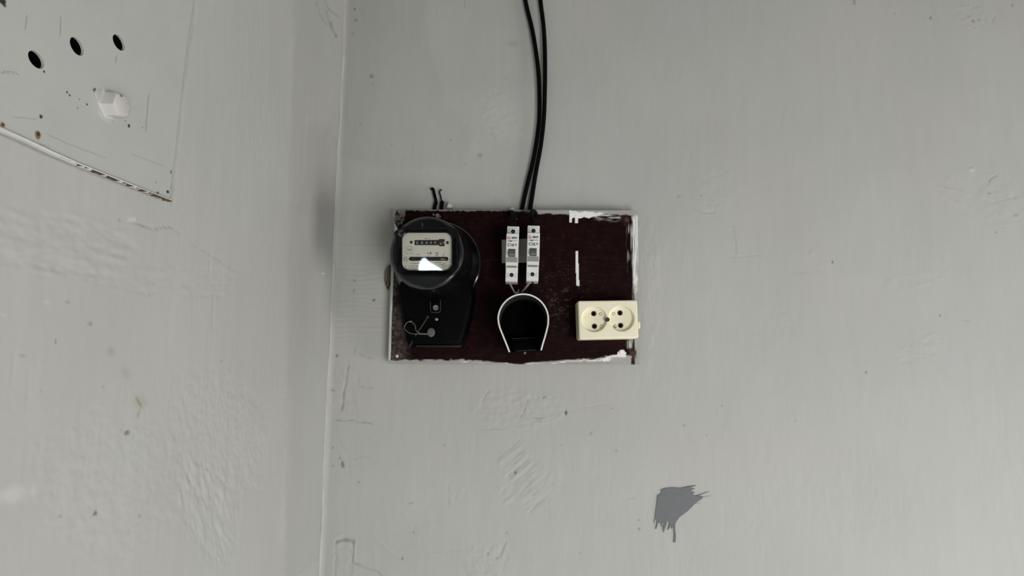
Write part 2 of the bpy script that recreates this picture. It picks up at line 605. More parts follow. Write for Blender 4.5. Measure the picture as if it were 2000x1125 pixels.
def back_pos(a, b):
    global BACK
    X, Y = proj(a, 0 * a, b)
    fine = (a < 0.90) & (b > 1.06) & (b < 2.16)
    l = Layer(X, Y, a, b, 1)
    # plaster and paint history, from the top left clockwise
    l.area([(652, -40), (835, -40), (832, 60), (850, 130), (880, 210), (925, 270), (900, 330), (740, 330), (652, 300)], 0.955, 7, 6)
    l.area([(665, -40), (760, -40), (745, 130), (700, 330), (657, 330)], 0.95, 20, 8)
    l.area([(950, 190), (1035, 170), (1040, 270), (960, 265)], 1.05, 14, 6)
    l.spot(1003, 85, 12, 6, col=(0.33, 0.33, 0.22), k=0.5, soft=0.9)
    l.spot(693, 18, 2); l.spot(695, 40, 4, 2, 30, k=.6); l.spot(690, 65, 2, 4, k=.5)
    l.spot(725, 148, 5, 4, depth=.5, k=.5); l.spot(728, 164, 3, 2, 40, k=.3)
    l.crack([(910, -5), (907, 14)], 1.2, .5, .5); l.crack([(982, 148), (990, 155)], 2, .3, .3)
    l.spot(937, 303, 4, 4, k=.35, depth=.6); l.crack([(934, 298), (931, 308), (937, 310)], 1.2, .4, .4)
    l.spot(664, 227, 1.6); l.spot(664, 236, 1.6); l.spot(705, 243, 2, k=.5); l.spot(765, 283, 2, k=.4)
    l.spot(881, 273, 2.5, k=.4); l.spot(910, 321, 2, k=.4); l.crack([(956, 258), (968, 268)], 1.5, .4, .3)
    l.rough(985, 225, 55, 70, 0, 0.22, (.10, .10), seed=9)
    l.crack([(1098, 403), (1110, 405)], 1.6, .3, .7)
    l.crack([(858, 410), (990, 414)], 2, .4, .4)
    # beside the board: trowelled filler
    l.comb(652, 470, 752, 690, 0.62, 9.5)
    l.ridge([(650, 481), (745, 481)], 2.5, .3)
    l.spot(730, 586, 3.4, 2.6, k=.9, depth=.5); l.spot(692, 548, 2.5, k=.5); l.spot(691, 568, 3, 5, k=.3)
    l.spot(658, 695, 3, 2.5, k=.9, depth=.4); l.crack([(693, 678), (690, 694)], 1.2, .4, .5)
    l.crack([(702, 692), (714, 695), (732, 701)], 1.2, .4, .6)
    l.crack([(680, 712), (677, 740), (671, 770), (668, 800)], 1.8, .8, .6)
    l.rough(675, 760, 30, 70, 0, .28, (.08, .05), seed=12)
    l.crack([(650, 821), (690, 821), (727, 828)], 1.5, .6, .6)
    l.spot(650, 762, 4, 2, 20, k=.5); l.spot(638, 780, 3, k=.5)
    l.crack([(655, 826), (660, 860), (680, 890), (684, 930)], 1.5, .3, .12)
    l.spot(650, 875, 2.5, k=.4); l.spot(664, 895, 2.2, k=.5); l.spot(669, 907, 3.5, 7, -15, k=.7, depth=.4); l.spot(651, 910, 2.2, k=.4)
    l.crack([(690, 897), (706, 893), (721, 890)], 1.2, .4, .45)
    l.spot(701, 942, 2.5, k=.5); l.spot(708, 756, 3, k=.3); l.crack([(708, 756), (726, 758)], 1.4, .4, .5)
    l.crack([(715, 855), (735, 868)], 1.4, .3, .15); l.spot(868, 870, 2, k=.35); l.crack([(800, 983), (806, 981)], 2, .3, .5)
    # broken edge low by the corner
    l.crack([(657, 1058), (668, 1053), (690, 1057)], 3.2, 1.6, .7); l.crack([(655, 1060), (653, 1140)], 1.6, .8, .25)
    l.crack([(690, 1060), (688, 1098), (706, 1106), (732, 1115), (752, 1130)], 1.8, .8, .45)
    l.ridge([(693, 1062), (692, 1096)], 2.5, .5); l.ridge([(657, 1048), (680, 1036)], 2, .4)
    l.ridge([(733, 1051), (760, 1075), (786, 1093)], 2.2, .6); l.spot(786, 1091, 3, k=.6)
    l.rough(672, 1100, 20, 40, 0, .3, (.08, .08), seed=15, lift=-.5)
    l.rough(800, 1010, 40, 90, 10, .16, (.05, .12), seed=16)
    # under the board
    l.rough(1010, 800, 105, 42, 0, .32, (.06, .10), lift=.15, seed=18)
    l.crack([(1030, 780), (1025, 800), (1017, 815)], 1.6, .5, .45); l.crack([(1045, 818), (1064, 815)], 1.4, .4, .5)
    l.crack([(935, 840), (990, 836)], 1.4, .4, .25); l.spot(1063, 776, 3.5, 1.6, -20, k=.6)
    l.crack([(955, 762), (940, 785)], 1.8, .5, .2); l.spot(1105, 806, 2.6, 5, k=.92, depth=.8, col=(.05, .045, .04))
    l.crack([(1120, 800), (1150, 794), (1180, 790)], 1.6, .35, .12); l.spot(1154, 845, 3, 5, 40, k=.25, depth=.4)
    l.rough(1030, 928, 66, 60, 0, .0, lift=.45, rim=.12, seed=20)
    for k in range(7):                                  # trowel scores across the round patch
        x0, y0 = 970 + k * 11, 905 + k * 17
        l.ridge([(x0 + 4, y0 + 8 * (k % 2)), (x0 + 52 - 4 * k, y0 - 38 + 2 * k)], 2.6, .42 - .04 * k)
        l.crack([(x0, y0 - 8), (x0 + 46 - 4 * k, y0 - 46 + 2 * k)], 1.5, .35, .22)
    l.spot(1007, 923, 2.2, 3, k=.8); l.spot(1095, 870, 2, k=.4)
    l.rough(1035, 950, 62, 60, -38, .32, (.03, .13), seed=21)
    l.crack([(988, 1058), (980, 1080), (972, 1092)], 1.8, .5, .25); l.ridge([(990, 1060), (980, 1090)], 2.4, .4)
    l.rough(950, 1095, 60, 40, -30, .35, (.07, .1), seed=22)
    l.spot(953, 1082, 2.5, k=.5); l.spot(990, 1041, 3, 2, k=.4); l.spot(971, 1090, 2, k=.5)
    l.crack([(830, 1078), (910, 1077)], 1.4, .2, .12); l.spot(808, 1040, 2.5, k=.4)
    l.crack([(876, 945), (876, 985)], 1.5, .3, .2); l.rough(894, 965, 14, 22, 30, .3, (.1, .06), seed=24)
    # right half
    l.spot(1204, 880, 2.6, k=.3); l.spot(1247, 1016, 2.6, k=.5); l.spot(1249, 1033, 2.6, k=.5)
    l.spot(1196, 798, 2, k=.5); l.crack([(1222, 974), (1240, 971)], 1.5, .35, .2); l.spot(1133, 1080, 2, k=.35)
    l.rough(1395, 365, 48, 46, 0, .16, (.06, .07), rim=.10, lift=.18, seed=26)
    l.crack([(1350, 402), (1372, 415), (1395, 414)], 1.8, .45, .12); l.crack([(1322, 386), (1328, 380)], 1.5, .3, .4); l.spot(1369, 382, 2, k=.4)
    l.crack([(1432, 442), (1436, 470), (1438, 494)], 1.2, .35, .40); l.crack([(1425, 503), (1455, 500), (1492, 497)], 1.2, .3, .16)
    l.crack([(1545, 533), (1603, 529)], 1.2, .25, .15); l.spot(1626, 512, 2.2, 3, k=.7); l.spot(1691, 728, 2.2, k=.75)
    l.crack([(1878, 625), (1893, 626)], 1.2, .25, .4); l.spot(1836, 616, 2.2, k=.6); l.spot(1410, 792, 2, k=.4); l.spot(1336, 831, 2.5, k=.4)
    l.spot(1380, 850, 2, k=.4); l.spot(1553, 822, 2, k=.3)
    l.rough(1920, 375, 95, 70, 20, .22, (.05, .05), seed=28, lift=.1)
    l.crack([(1945, 342), (1932, 352), (1930, 360)], 2, .5, .55); l.crack([(1935, 396), (1985, 384)], 1.5, .3, .2)
    l.spot(1897, 331, 7, 4, k=.35, col=(.62, .60, .52), depth=-.9); l.spot(1933, 380, 5, 3, k=.2, depth=-.8)
    l.spot(1985, 422, 6, 3.5, k=.45, col=(.36, .33, .22), depth=-.7); l.spot(1945, 454, 2, k=.5); l.spot(1958, 446, 2, k=.3)
    l.ridge([(1830, 365), (1870, 372), (1890, 380)], 2, .3)
    l.rough(1790, 545, 75, 18, -12, .16, (.04, .09), seed=29, lift=.1); l.rough(1800, 680, 60, 26, -25, .22, (.05, .09), seed=30)
    l.rough(1520, 650, 60, 60, 0, .14, (.08, .08), seed=31); l.rough(1590, 490, 10, 22, 0, .3, (.08, .08), seed=32)
    l.crack([(1668, -4), (1667, 6)], 2, .5, .7); l.spot(1747, 27, 2.5, k=.3); l.spot(1817, 35, 3.5, k=.45, depth=.5)
    l.rough(1898, 32, 34, 28, 0, .3, (.1, .1), seed=33); l.spot(1900, 41, 3, k=.5); l.spot(1912, 40, 2.5, k=.4); l.spot(1978, 10, 3, k=.4)
    l.crack([(1942, 32), (1938, 42)], 2, .4, .35)
    l.rough(1270, 560, 22, 160, 0, .18, (.10, .05), seed=35, lift=.15)
    l.area([(1262, 500), (1285, 500), (1288, 740), (1262, 740)], 1.04, 8, 6)
    l.rough(1600, 990, 200, 90, 0, .10, (.09, .05), seed=37)
    # bare, whiter paint smudged along the foot of the board
    l.spot(1000, 738, 230, 16, col=(.50, .50, .47), k=.0)
    BACK = l
    h = np.where(fine, l.h, 0) * 1e-3
    # rounded inner corner
    cv = np.clip(1 - (a - XL) / 0.012, 0, 1)
    y = -h - 0.006 * cv ** 2
    return np.stack([a, y, b], -1)


A = grid_coords(XL, XR, XL + 0.0001, 0.90, 0.0016, 0.12)
B = grid_coords(0.0, 2.70, 1.08, 2.14, 0.0016, 0.12)
wall_back = grid_mesh('wall_back', A, B, back_pos, lambda a, b: BACK.c, M_wall)
tag(wall_back, kind='structure')


def left_pos(a, b):
    """a = distance out from the corner, b = height"""
    global LEFT
    X, Y = proj(XL + 0 * a, -a, b)
    X = np.where(a < 0.80, X, -4000)
    l = Layer(X, Y, a, b, 50)
    # darker fresh coat brushed down the corner, with its own hard brush edge
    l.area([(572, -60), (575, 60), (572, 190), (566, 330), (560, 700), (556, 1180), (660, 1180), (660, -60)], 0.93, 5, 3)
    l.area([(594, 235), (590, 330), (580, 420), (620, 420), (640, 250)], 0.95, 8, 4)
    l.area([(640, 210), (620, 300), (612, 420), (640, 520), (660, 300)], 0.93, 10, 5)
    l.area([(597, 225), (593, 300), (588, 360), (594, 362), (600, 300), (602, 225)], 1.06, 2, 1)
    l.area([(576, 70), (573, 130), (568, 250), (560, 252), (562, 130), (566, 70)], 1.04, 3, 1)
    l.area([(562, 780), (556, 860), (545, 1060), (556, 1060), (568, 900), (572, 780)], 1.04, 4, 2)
    l.crack([(642, 45), (646, 58), (650, 70)], 2.4, .4, .8); l.crack([(636, 20), (640, 40)], 2, .3, .4)
    l.crack([(618, 2), (625, 30), (638, 48)], 1.6, .3, .35); l.crack([(632, -2), (640, 18), (655, 34)], 1.6, .3, .35)
    l.spot(625, 534, 2, col=(.8, .8, .76), k=.8); l.crack([(652, 320), (656, 336), (664, 342)], 1.2, .3, .5)
    # cracks and stains on the open field
    l.crack([(235, 429), (262, 436), (300, 448), (318, 444), (335, 445), (352, 455)], 1.5, .5, .75)
    l.crack([(374, 474), (410, 497), (445, 520), (462, 532)], 1.2, .3, .4)
    l.spot(258, 430, 9, 6, col=(.66, .65, .62), k=.55); l.spot(177, 632, 4, 3.5, k=.55, col=(.16, .18, .13))
    l.spot(219, 687, 8, 10, k=.35, col=(.25, .23, .16), soft=.9); l.spot(248, 729, 9, 14, -30, k=.25, col=(.28, .25, .16), soft=.9)
    l.spot(275, 785, 12, 16, -25, k=.35, col=(.30, .28, .17), soft=.9); l.crack([(268, 775), (278, 790), (276, 803), (271, 812)], 2.2, .4, .75, (.16, .14, .07))
    l.spot(251, 845, 7, 4, -30, k=.75, col=(.12, .09, .07), depth=.3); l.spot(240, 842, 5, 3, k=.4, col=(.4, .28, .25))
    l.spot(188, 1002, 6, 3.2, -35, k=.85, col=(.12, .09, .06), depth=.4); l.spot(118, 1009, 6, 3, k=.3); l.spot(273, 1008, 4, 3, k=.35)
    l.spot(24, 966, 34, 16, -14, col=(.64, .64, .62), k=.45, soft=.8); l.spot(66, 959, 6, 10, col=(.62, .62, .6), k=.4)
    l.spot(133, 591, 4, 2.5, k=.4); l.spot(92, 589, 6, 3, col=(.62, .6, .58), k=.5); l.spot(111, 668, 2, 5, k=.5); l.spot(203, 756, 3, k=.25)
    l.spot(433, 705, 2.2, k=.5); l.spot(292, 575, 2.2, k=.4); l.spot(45, 696, 5, 2.5, k=.3); l.spot(405, 918, 3, k=.3)
    l.spot(8, 615, 8, 4, 30, col=(.6, .6, .58), k=.4); l.spot(80, 765, 2.5, k=.25)
    l.rough(110, 480, 190, 75, 8, .42, (.025, .11), seed=52); l.rough(300, 545, 200, 40, 4, .22, (.03, .1), seed=53)
    l.rough(420, 860, 110, 160, 0, .30, (.10, .05), seed=54); l.rough(410, 1000, 60, 120, -14, .45, (.11, .03), seed=55)
    l.rough(210, 950, 170, 160, 0, .20, (.07, .07), seed=56)
    for pts in ([(30, 680), (22, 800)], [(58, 720), (54, 800)], [(378, 560), (376, 640)], [(418, 575), (416, 640)], [(411, 490), (410, 545)]):
        l.crack(pts, 1.8, .35, .12)
    l.rough(500, 250, 55, 260, 0, .12, (.12, .02), seed=57)
    l.crack([(381, -30), (379, 40), (372, 90), (357, 185), (346, 290), (337, 392)], 4.5, .5, .25)  # shadow along the cover plate's edge, drawn as a dark shallow groove
    # patch of bare filler low in the corner
    l.area([(585, 1125), (605, 1098), (626, 1078), (622, 1180), (580, 1180)], 1.03, 3, 2, .4)
    l.ridge([(583, 1122), (600, 1100), (626, 1078)], 2.2, .6)
    LEFT = l
    fine = (a < 0.80) & (b > 1.0) & (b < 2.1)
    h = np.where(fine, l.h, 0) * 1e-3
    bow = 0.010 * np.exp(-((a - 0.0) / 0.06) ** 2) * np.clip(a / 0.02, 0, 1)    # plaster thickens towards the corner
    return np.stack([XL + h + bow - 0.0004, -a, b], -1)


A = grid_coords(0.0, 0.80, 0.0001, 0.78, 0.0016, 0.02)
B = grid_coords(0.0, 2.70, 1.06, 2.06, 0.0017, 0.12)
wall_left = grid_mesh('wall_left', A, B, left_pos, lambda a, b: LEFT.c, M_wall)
tag(wall_left, kind='structure')

# paint bead down the corner
mb = MB()
pts = []
for k in range(60):
    z = 1.05 + k * 0.019
    pts.append((XL + 0.004 + 0.0010 * math.sin(z * 17) + 0.0006 * math.sin(z * 51), -0.0045, z))
mb.tube(pts, [0.0030 + 0.0008 * math.sin(k * 1.7) for k in range(60)], 8)
tag(mb.build('trim_1', mat('corner_bead_paint', (0.50, 0.49, 0.465), 0.6, noise=(60, (0.43, 0.43, 0.41), 0.8)), None, 60), kind='structure')

# ------------------------------------------------------------------ the rest of the room, behind the camera
mb = MB()
WIN2 = [(-1.35, 0.20), (-0.45, 0.20), (-0.45, 1.20), (-1.35, 1.20)]
plate(mb, [(REAR, 0), (0.0, 0), (0.0, 2.7), (REAR, 2.7)], [WIN2], lambda p: (XR, p[0], p[1]))
tag(mb.build('wall_right', M_room), kind='structure')
mb = MB()
for y0, z0, y1, z1 in ((-1.39, .16, -1.35, 1.24), (-.45, .16, -.41, 1.24), (-1.35, .16, -.45, .20), (-1.35, 1.20, -.45, 1.24)):
    mb.box((XR - 0.01, y0, z0), (XR + 0.1, y1, z1))
tag(mb.build('window_2', M_wood), kind='structure')
tag(MB().box((XB - 0.1, REAR - 0.1, -0.1), (XR + 0.1, 0.1, 0.0)).build('floor', M_floor), kind='structure')
tag(MB().box((XB - 0.1, REAR - 0.1, 2.7), (XR + 0.1, 0.1, 2.8)).build('ceiling', M_ceil), kind='structure')
mb = MB()
mb.box((XB - 0.1, -0.80, 0), (XL - 0.002, -0.70, 2.7)); mb.box((XB - 0.1, REAR, 0), (XB, -0.80, 2.7))
tag(mb.build('wall_recess', M_room), kind='structure')
DOOR = [(0.45, 0.02), (1.35, 0.02), (1.35, 1.42), (0.45, 1.42)]
REFL = [(-0.485, 1.89), (-0.484, 1.926), (-0.477, 1.945), (-0.471, 1.957), (-0.459, 1.962), (-0.442, 1.953), (-0.437, 1.941), (-0.413, 1.929), (-0.396, 1.919), (-0.353, 1.891)]     # added unseen opening, outlined to mirror as the bright patch in the meter glass
mb = MB()
plate(mb, [(XB, 0), (XR, 0), (XR, 2.7), (XB, 2.7)], [DOOR, REFL], lambda p: (p[0], REAR, p[1]))
tag(mb.build('wall_rear', M_room), kind='structure')
mb = MB()
for lo, hi in (((0.41, REAR - 0.1, 0), (0.45, REAR + 0.02, 1.47)), ((1.35, REAR - 0.1, 0), (1.39, REAR + 0.02, 1.47)),
               ((0.45, REAR - 0.1, 1.42), (1.35, REAR + 0.02, 1.47))):
    mb.box(lo, hi)
tag(mb.build('door_1', M_wood), kind='structure')
mb = MB()
n = mb.add([(p[0], REAR - 0.03, p[1]) for p in REFL]); mb.f.append(tuple(range(n, n + len(REFL))))
tag(mb.build('reflection_pane', M_pane), kind='structure')  # unseen glowing pane added for the meter glass reflection
#@@OBJECTS
# ------------------------------------------------------------------ painted steel panel on the left wall
PH = 0.008                                      # how far the cover stands off the wall


def l2(p):                                      # (distance from corner, height) on the cover's face
    return (p.y, p.z)


pc = [L(-160, 186, PH), L(330, 388, PH), L(352, 190, PH), L(378, 0, PH), L(396, -160, PH)]
y_near, z_bot = min(p.y for p in pc), sum(L(*q, PH).z for q in ((0, 252), (165, 322), (330, 388))) / 3
y_far = (L(330, 388, PH).y + L(378, 0, PH).y) / 2
OUT = [(y_near, L(-160, 186, PH).z), (L(0, 250, PH).y, L(0, 250, PH).z), (L(100, 297, PH).y, L(100, 297, PH).z),
       (L(200, 340, PH).y, L(200, 340, PH).z), (L(330, 388, PH).y, L(330, 388, PH).z),
       (L(341, 300, PH).y, L(341, 300, PH).z), (L(354, 180, PH).y, L(354, 180, PH).z), (L(366, 70, PH).y, L(366, 70, PH).z),
       (L(378, 0, PH).y, L(378, 0, PH).z), (L(392, -160, PH).y, L(392, -160, PH).z), (y_near, L(392, -160, PH).z)]
panel = thing('meter_cover', L(352, 190, 0), 'pale grey painted steel cover plate with three round holes, rusting along its bottom edge', 'cover plate')
HOLES = [(70.5, 116.5, 21, 11.5, 52), (150, 90.5, 20.5, 10.5, 60), (232, 83, 18, 9, 60)]      # slightly oval punched holes


def oval(cx, cy, ra, rb, ang, n=24):
    a = math.radians(ang)
    out = []
    for k in range(n):
        u, v = ra * math.cos(2 * math.pi * k / n), rb * math.sin(2 * math.pi * k / n)
        q = L(cx + u * math.cos(a) - v * math.sin(a), cy + u * math.sin(a) + v * math.cos(a), PH)
        out.append((q.y, q.z))
    return out


hl = [oval(*q) for q in HOLES]
xf = XL + PH
mb = MB()
plate(mb, OUT, hl, lambda p: (xf, p[0], p[1]))
for lp in hl:                                   # the sheet's cut edge inside each hole
    mb.loft([[(xf, a, b) for a, b in lp], [(xf - 0.0018, a, b) for a, b in lp]], False, False)
n = len(OUT)
mb.loft([[(xf, a, b) for a, b in OUT[0:10]], [(XL + 0.0005, a, b) for a, b in OUT[0:10]]], False, False, closed=False)
sheet = mb.build('steel_sheet', M_panel, panel)
RU, RD, RK = (0.20, 0.125, 0.065), (0.05, 0.03, 0.022), (0.03, 0.03, 0.028)
off = Vector(world_loc(panel))
sp = []
for (x, y, r, c) in [(185, 176, .0026, RU), (80, 227, .0020, RD), (74, 263, .0034, RU), (5, 244, .0024, RU), (252, 246, .0020, (.09, .03, .025)),
                     (131, 180, .0012, RK), (136, 186, .0010, RK), (170, 204, .0011, RK), (308, 378, .0028, RU), (328, 375, .0022, RK),
                     (345, 291, .0017, RK), (345, 307, .0020, RK), (345, 318, .0013, RK), (334, 336, .0022, (.2, .21, .19)), (336, 363, .0015, RK),
                     (86, 140, .0012, RK), (3, 0, .0040, RK), (155, 194, .0008, (.15, .15, .14)), (245, 236, .0010, (.2, .2, .19)),
                     (278, 249, .0012, (.24, .25, .24)), (305, 356, .0018, (.3, .31, .29)), (152, 211, .0014, (.33, .34, .32))]:
    sp.append((tuple(L(x, y, PH) - off), r * .78, c))
    if c == RU:
        sp.append((tuple(L(x + 1, y - 1, PH) - off), r * .34, RD))
add_spots(M_panel, sp)
for lp in hl:                                   # shallow tube coloured black for the shade inside each hole
    mb = MB()
    mb.loft([[(xf - 0.0018, a, b) for a, b in lp], [(xf - 0.0071, a, b) for a, b in lp]], False, True)
    mb.build('hole_shade', M_dark, panel)
# bottom lip: white paint along its top edge, rust below it
lip_px = [(-160, 184), (0, 250), (45, 270), (100, 296), (150, 318), (200, 338), (250, 358), (300, 378), (331, 389)]
lp = [L(x, y, PH) for x, y in lip_px]
mb = MB()
sec = []
for i, p in enumerate(lp):
    t = 0.0020 - 0.0012 * (i / len(lp)) + 0.0002 * math.sin(i * 2.3)
    sec.append([(xf + 0.0012, p.y, p.z + 0.0006), (xf + 0.0022, p.y, p.z - 0.0004), (xf + 0.0018, p.y, p.z - t), (xf - 0.0005, p.y, p.z - t - 0.0004),
                (xf - 0.0008, p.y, p.z + 0.0006)])
mb.loft(sec)
tag(mb.build('folded_lip', M_lip, panel, 60), 'white painted lip along the bottom of the plate')
mb = MB()
sec = []
for i in range(40):
    f = i / 39
    a, b = L(108, 300, PH), L(332, 391, PH)
    p = a.lerp(b, f)
    s = max(0.08, 0.45 + 0.55 * math.sin(i * 1.9) * math.sin(i * 0.7 + 1))
    t = 0.0013 * s * min(1, 5 * f)
    z = p.z - (0.0020 - 0.0012 * (0.35 + 0.6 * f)) + 0.0002
    sec.append([(xf + 0.0019, p.y, z), (xf + 0.0019, p.y, z - t), (xf - 0.0008 - 0.002 * s * f, p.y, z - t - 0.0001), (xf - 0.0008, p.y, z)])
mb.loft(sec)
tag(mb.build('rust_edge', mat('rust_crust', (0.14, 0.07, 0.035), 0.9, noise=(240, (0.03, 0.022, 0.018), 1.0)), panel), 'rusty edge under the lip')
# faint scratches and a scrawl on the sheet
mb = MB()


def lstroke(pts, w):
    for (x0, y0), (x1, y1) in zip(pts, pts[1:]):
        l = math.hypot(x1 - x0, y1 - y0) or 1
        nx, ny = -(y1 - y0) / l * w / 2, (x1 - x0) / l * w / 2
        k = mb.add([L(a, b, PH + 0.0002) for a, b in ((x0 + nx, y0 + ny), (x1 + nx, y1 + ny), (x1 - nx, y1 - ny), (x0 - nx, y0 - ny))])
        mb.f.append((k, k + 1, k + 2, k + 3))


for pts, w in [([(2, 141), (7, 144), (10, 139), (6, 138)], 1.2), ([(13, 144), (14, 139), (19, 140), (18, 145)], 1.2), ([(21, 140), (27, 141), (26, 145)], 1.2), ([(30, 141), (37, 147)], 1.2),
               ([(92, 262), (130, 280), (208, 309)], 0.9), ([(26, 229), (72, 233)], 0.9), ([(228, 110), (226, 122)], 1.1), ([(291, 183), (285, 256)], 1.1),
               ([(255, 300), (320, 325)], .8), ([(119, 32), (118, 70)], 1.1), ([(53, 30), (50, 58)], 1.1), ([(78, 281), (98, 287)], 1.4)]:
    lstroke(pts, w)
tag(mb.build('scratch', mat('scratch_grey', (0.33, 0.345, 0.33), 0.7), panel), kind='stuff')
# painted-over hexagonal bolt
kc = L(212, 205, PH)
kb = thing('bolt', kc, 'white hexagonal bolt head clotted with paint, standing out from the grey cover plate', 'bolt')
mb = MB()
rings = []
KR = 0.0098
for h, s in ((0.0, 1.20), (0.0007, 1.08), (0.0016, 1.0), (0.0078, 0.97), (0.0095, 0.90), (0.0102, 0.76)):
    ring = []
    for k in range(6):
        a0, a1 = math.radians(60 * k + 14), math.radians(60 * (k + 1) + 14)
        for f in (0.08, 0.5, 0.92):
            ca = (math.cos(a0) * (1 - f) + math.cos(a1) * f, math.sin(a0) * (1 - f) + math.sin(a1) * f)
            w = 1 + 0.05 * math.sin(k * 2.1 + h * 900)
            ring.append((xf + h, kc.y + ca[0] * KR * s * w, kc.z + ca[1] * KR * s * w))
    rings.append(ring)
mb.loft(rings)
mb.build('bolt_head', M_knob, kb, 35)
mb = MB()
rings = []
for h, s in ((0.0, 0.92), (0.0004, 0.86), (0.0006, 0.5)):
    rings.append([(xf + h, kc.y + (0.0125 + 0.002 * math.sin(3 * a) + 0.0012 * math.sin(5 * a + 1)) * s * math.cos(a) - 0.001,
                   kc.z - 0.0018 + (0.0135 + 0.0018 * math.sin(2 * a + 2)) * s * math.sin(a)) for a in [2 * math.pi * k / 28 for k in range(28)]])
mb.loft(rings)
mb.build('paint_clot', M_panel, kb, 60)
add_spots(M_knob, [(tuple(L(x, y, PH + h) - kc), r, RK) for x, y, h, r in ((198, 196, .004, .0009), (213, 224, .008, .0009), (226, 221, .0095, .0006), (236, 187, .0098, .0009))], 0.0005)

# ------------------------------------------------------------------ the board
BD0, BD = 0.010, 0.022                          # back and front of the board, metres off the wall
C00, C10, C11, C01 = (757.5, 711), (1249, 712), (1245, 411), (767.5, 409)     # bl, br, tr, tl as seen
Q = [P(*c, BD) for c in (C00, C10, C11, C01)]
board = thing('switchboard', (Q[0] + Q[1]) * 0.5, 'dark maroon backboard with sloppy pale paint round its edges, screwed to the wall', 'board')


def board_pos(a, b):
    w = [np.array(q) for q in Q]
    A_, B_ = a[..., None], b[..., None]
    p = w[0] * (1 - A_) * (1 - B_) + w[1] * A_ * (1 - B_) + w[2] * A_ * B_ + w[3] * (1 - A_) * B_
    X, Y = proj(p[..., 0], p[..., 1], p[..., 2])
    global BRD
    n1 = fbm(X * .10, Y * .10, 70); n2 = fbm(X * .35, Y * .35, 73, 2); nh = fbm(X * .04, Y * .45, 76, 2); nv = fbm(X * .45, Y * .035, 79, 2)
    base = np.array([0.0105, 0.0022, 0.0026]); GY = np.array([.36, .36, .335]); WH = np.array([.88, .87, .84]); GR = np.array([.15, .13, .115])
    c = np.ones(X.shape + (3,)) * base * (1 + 0.35 * n1[..., None])
    h = np.zeros(X.shape)

    def put(m, col, lift=0.0002):
        nonlocal c, h
        m = np.clip(m, 0, 1)
        c = c * (1 - m[..., None]) + np.array(col) * m[..., None]
        h = h + lift * m
    XLft = 757.5 + (712 - Y) * 10 / 302 + 0                     # left edge in px
    # grime down the left margin
    put(sst(6, 9, X - XLft) * (1 - sst(18, 34, X - XLft - (Y - 560) * .10 + 5 * n2)) * sst(520, 575, Y) * np.clip(.45 + .30 * n2 + .35 * n1, 0, .9), GR * .62)
    put(sst(4, 6, X - XLft) * (1 - sst(10, 16, X - XLft + 3 * n2)) * sst(430, 470, Y) * np.clip(.25 + .4 * n2, 0, .7), GR)
    # top left corner smeared with paint
    put(in_poly(X + 3 * n2, Y + 3 * n1, [(760, 405), (793, 405), (792, 424), (786, 440), (772, 440), (760, 436)]) * np.clip(.45 + .8 * n2, 0, .9), (.30, .29, .265))
    put(in_poly(X + 2 * n2, Y + 2 * n1, [(760, 424), (768, 424), (770, 436), (777, 447), (768, 452), (760, 446)]) * 1.0, WH)
    # left edge band with a white line
    put(1 - sst(4.0, 5.5, X - XLft + 1.0 * nv), GY)
    put(np.exp(-((X - XLft - 3.3 - .6 * nv) / 1.0) ** 2) * sst(560, 600, Y) * .9, WH)
    # top edge
    Yt = 409 + (X - 767) * 2 / 478
    put((1 - sst(1.5, 3.2, Y - Yt + 1.4 * n2)) * .8, GY * .8)
    put(sst(1020, 1060, X) * (1 - sst(6.0, 8.0, Y - Yt + 1.6 * n1 - (X - 1060) * .012)), GY * 1.05)
    put(in_poly(X + .8 * n2, Y + 1.2 * n1, [(1112, 413), (1160, 414), (1182, 418), (1160, 424), (1128, 426), (1112, 425)]), WH)
    for x0, x1, y1 in ((1111.5, 1117.5, 434.5), (1122.5, 1128.5, 435.5)):
        put(((X > x0 + .5 * nv) & (X < x1 + .5 * nv) & (Y > 414) & (Y < y1 + n1)) * 1.0, WH)
    put(sst(1155, 1175, X) * (1 - sst(1205, 1216, X)) * sst(413, 416, Y) * (1 - sst(421, 433, Y + 2 * n1)) * np.clip(nh * 1.6 + .55, 0, 1), WH * .85)
    # right edge: streaks of white, grey outside
    Xr = 1245 + (Y - 411) * 4 / 301
    put((1 - sst(7.5, 9.0, Xr - X + 1.2 * nv)), GY * 1.1)
    put((1 - sst(9.5, 13.0, Xr - X + 2.5 * nv)) * sst(418, 424, Y) * (1 - sst(540, 590, Y + 20 * n1)) * np.clip(.75 + .9 * nv, 0, 1), WH)
    put(sst(20, 26, 1 * (X - 1202)) * (1 - sst(1232, 1236, X)) * sst(434, 450, Y) * (1 - sst(490, 530, Y + 12 * n1)) * np.clip(nv * 1.3 - .15, 0, .8), WH * .8)
    put(sst(1228, 1234, X) * (1 - sst(1240, 1242, X)) * sst(560, 600, Y) * np.clip(nv * 1.4 + .25, 0, .95), (.50, .50, .47))
    put(sst(1222, 1230, X) * (1 - sst(1240, 1242, X)) * sst(660, 668, Y) * (1 - sst(676, 684, Y)) * np.clip(nv * 1.5 + .4, 0, .95), (.62, .62, .58))
    # rust halo round the right-hand screws
    for x, y, r in ((1222, 429, 9), (1235, 690, 9)):
        put((1 - sst(.5, 1.25, np.hypot(X - x, (Y - y) * .8) / r + .35 * n2)) * .95, (.035, .016, .010))
    # bottom edge
    Yb = 711
    edge = 703.5 + 1.6 * n1 + 2.0 * nh - 4 * sst(1110, 1180, X) - 6 * sst(1160, 1215, X) + 3 * np.exp(-((X - 1010) / 26.0) ** 2) + 4 * sst(905, 960, X) * (1 - sst(1060, 1120, X))
    put(sst(-1.2, 1.2, Y - edge) * (X < 1232 + 3 * n2), GY * 1.05)
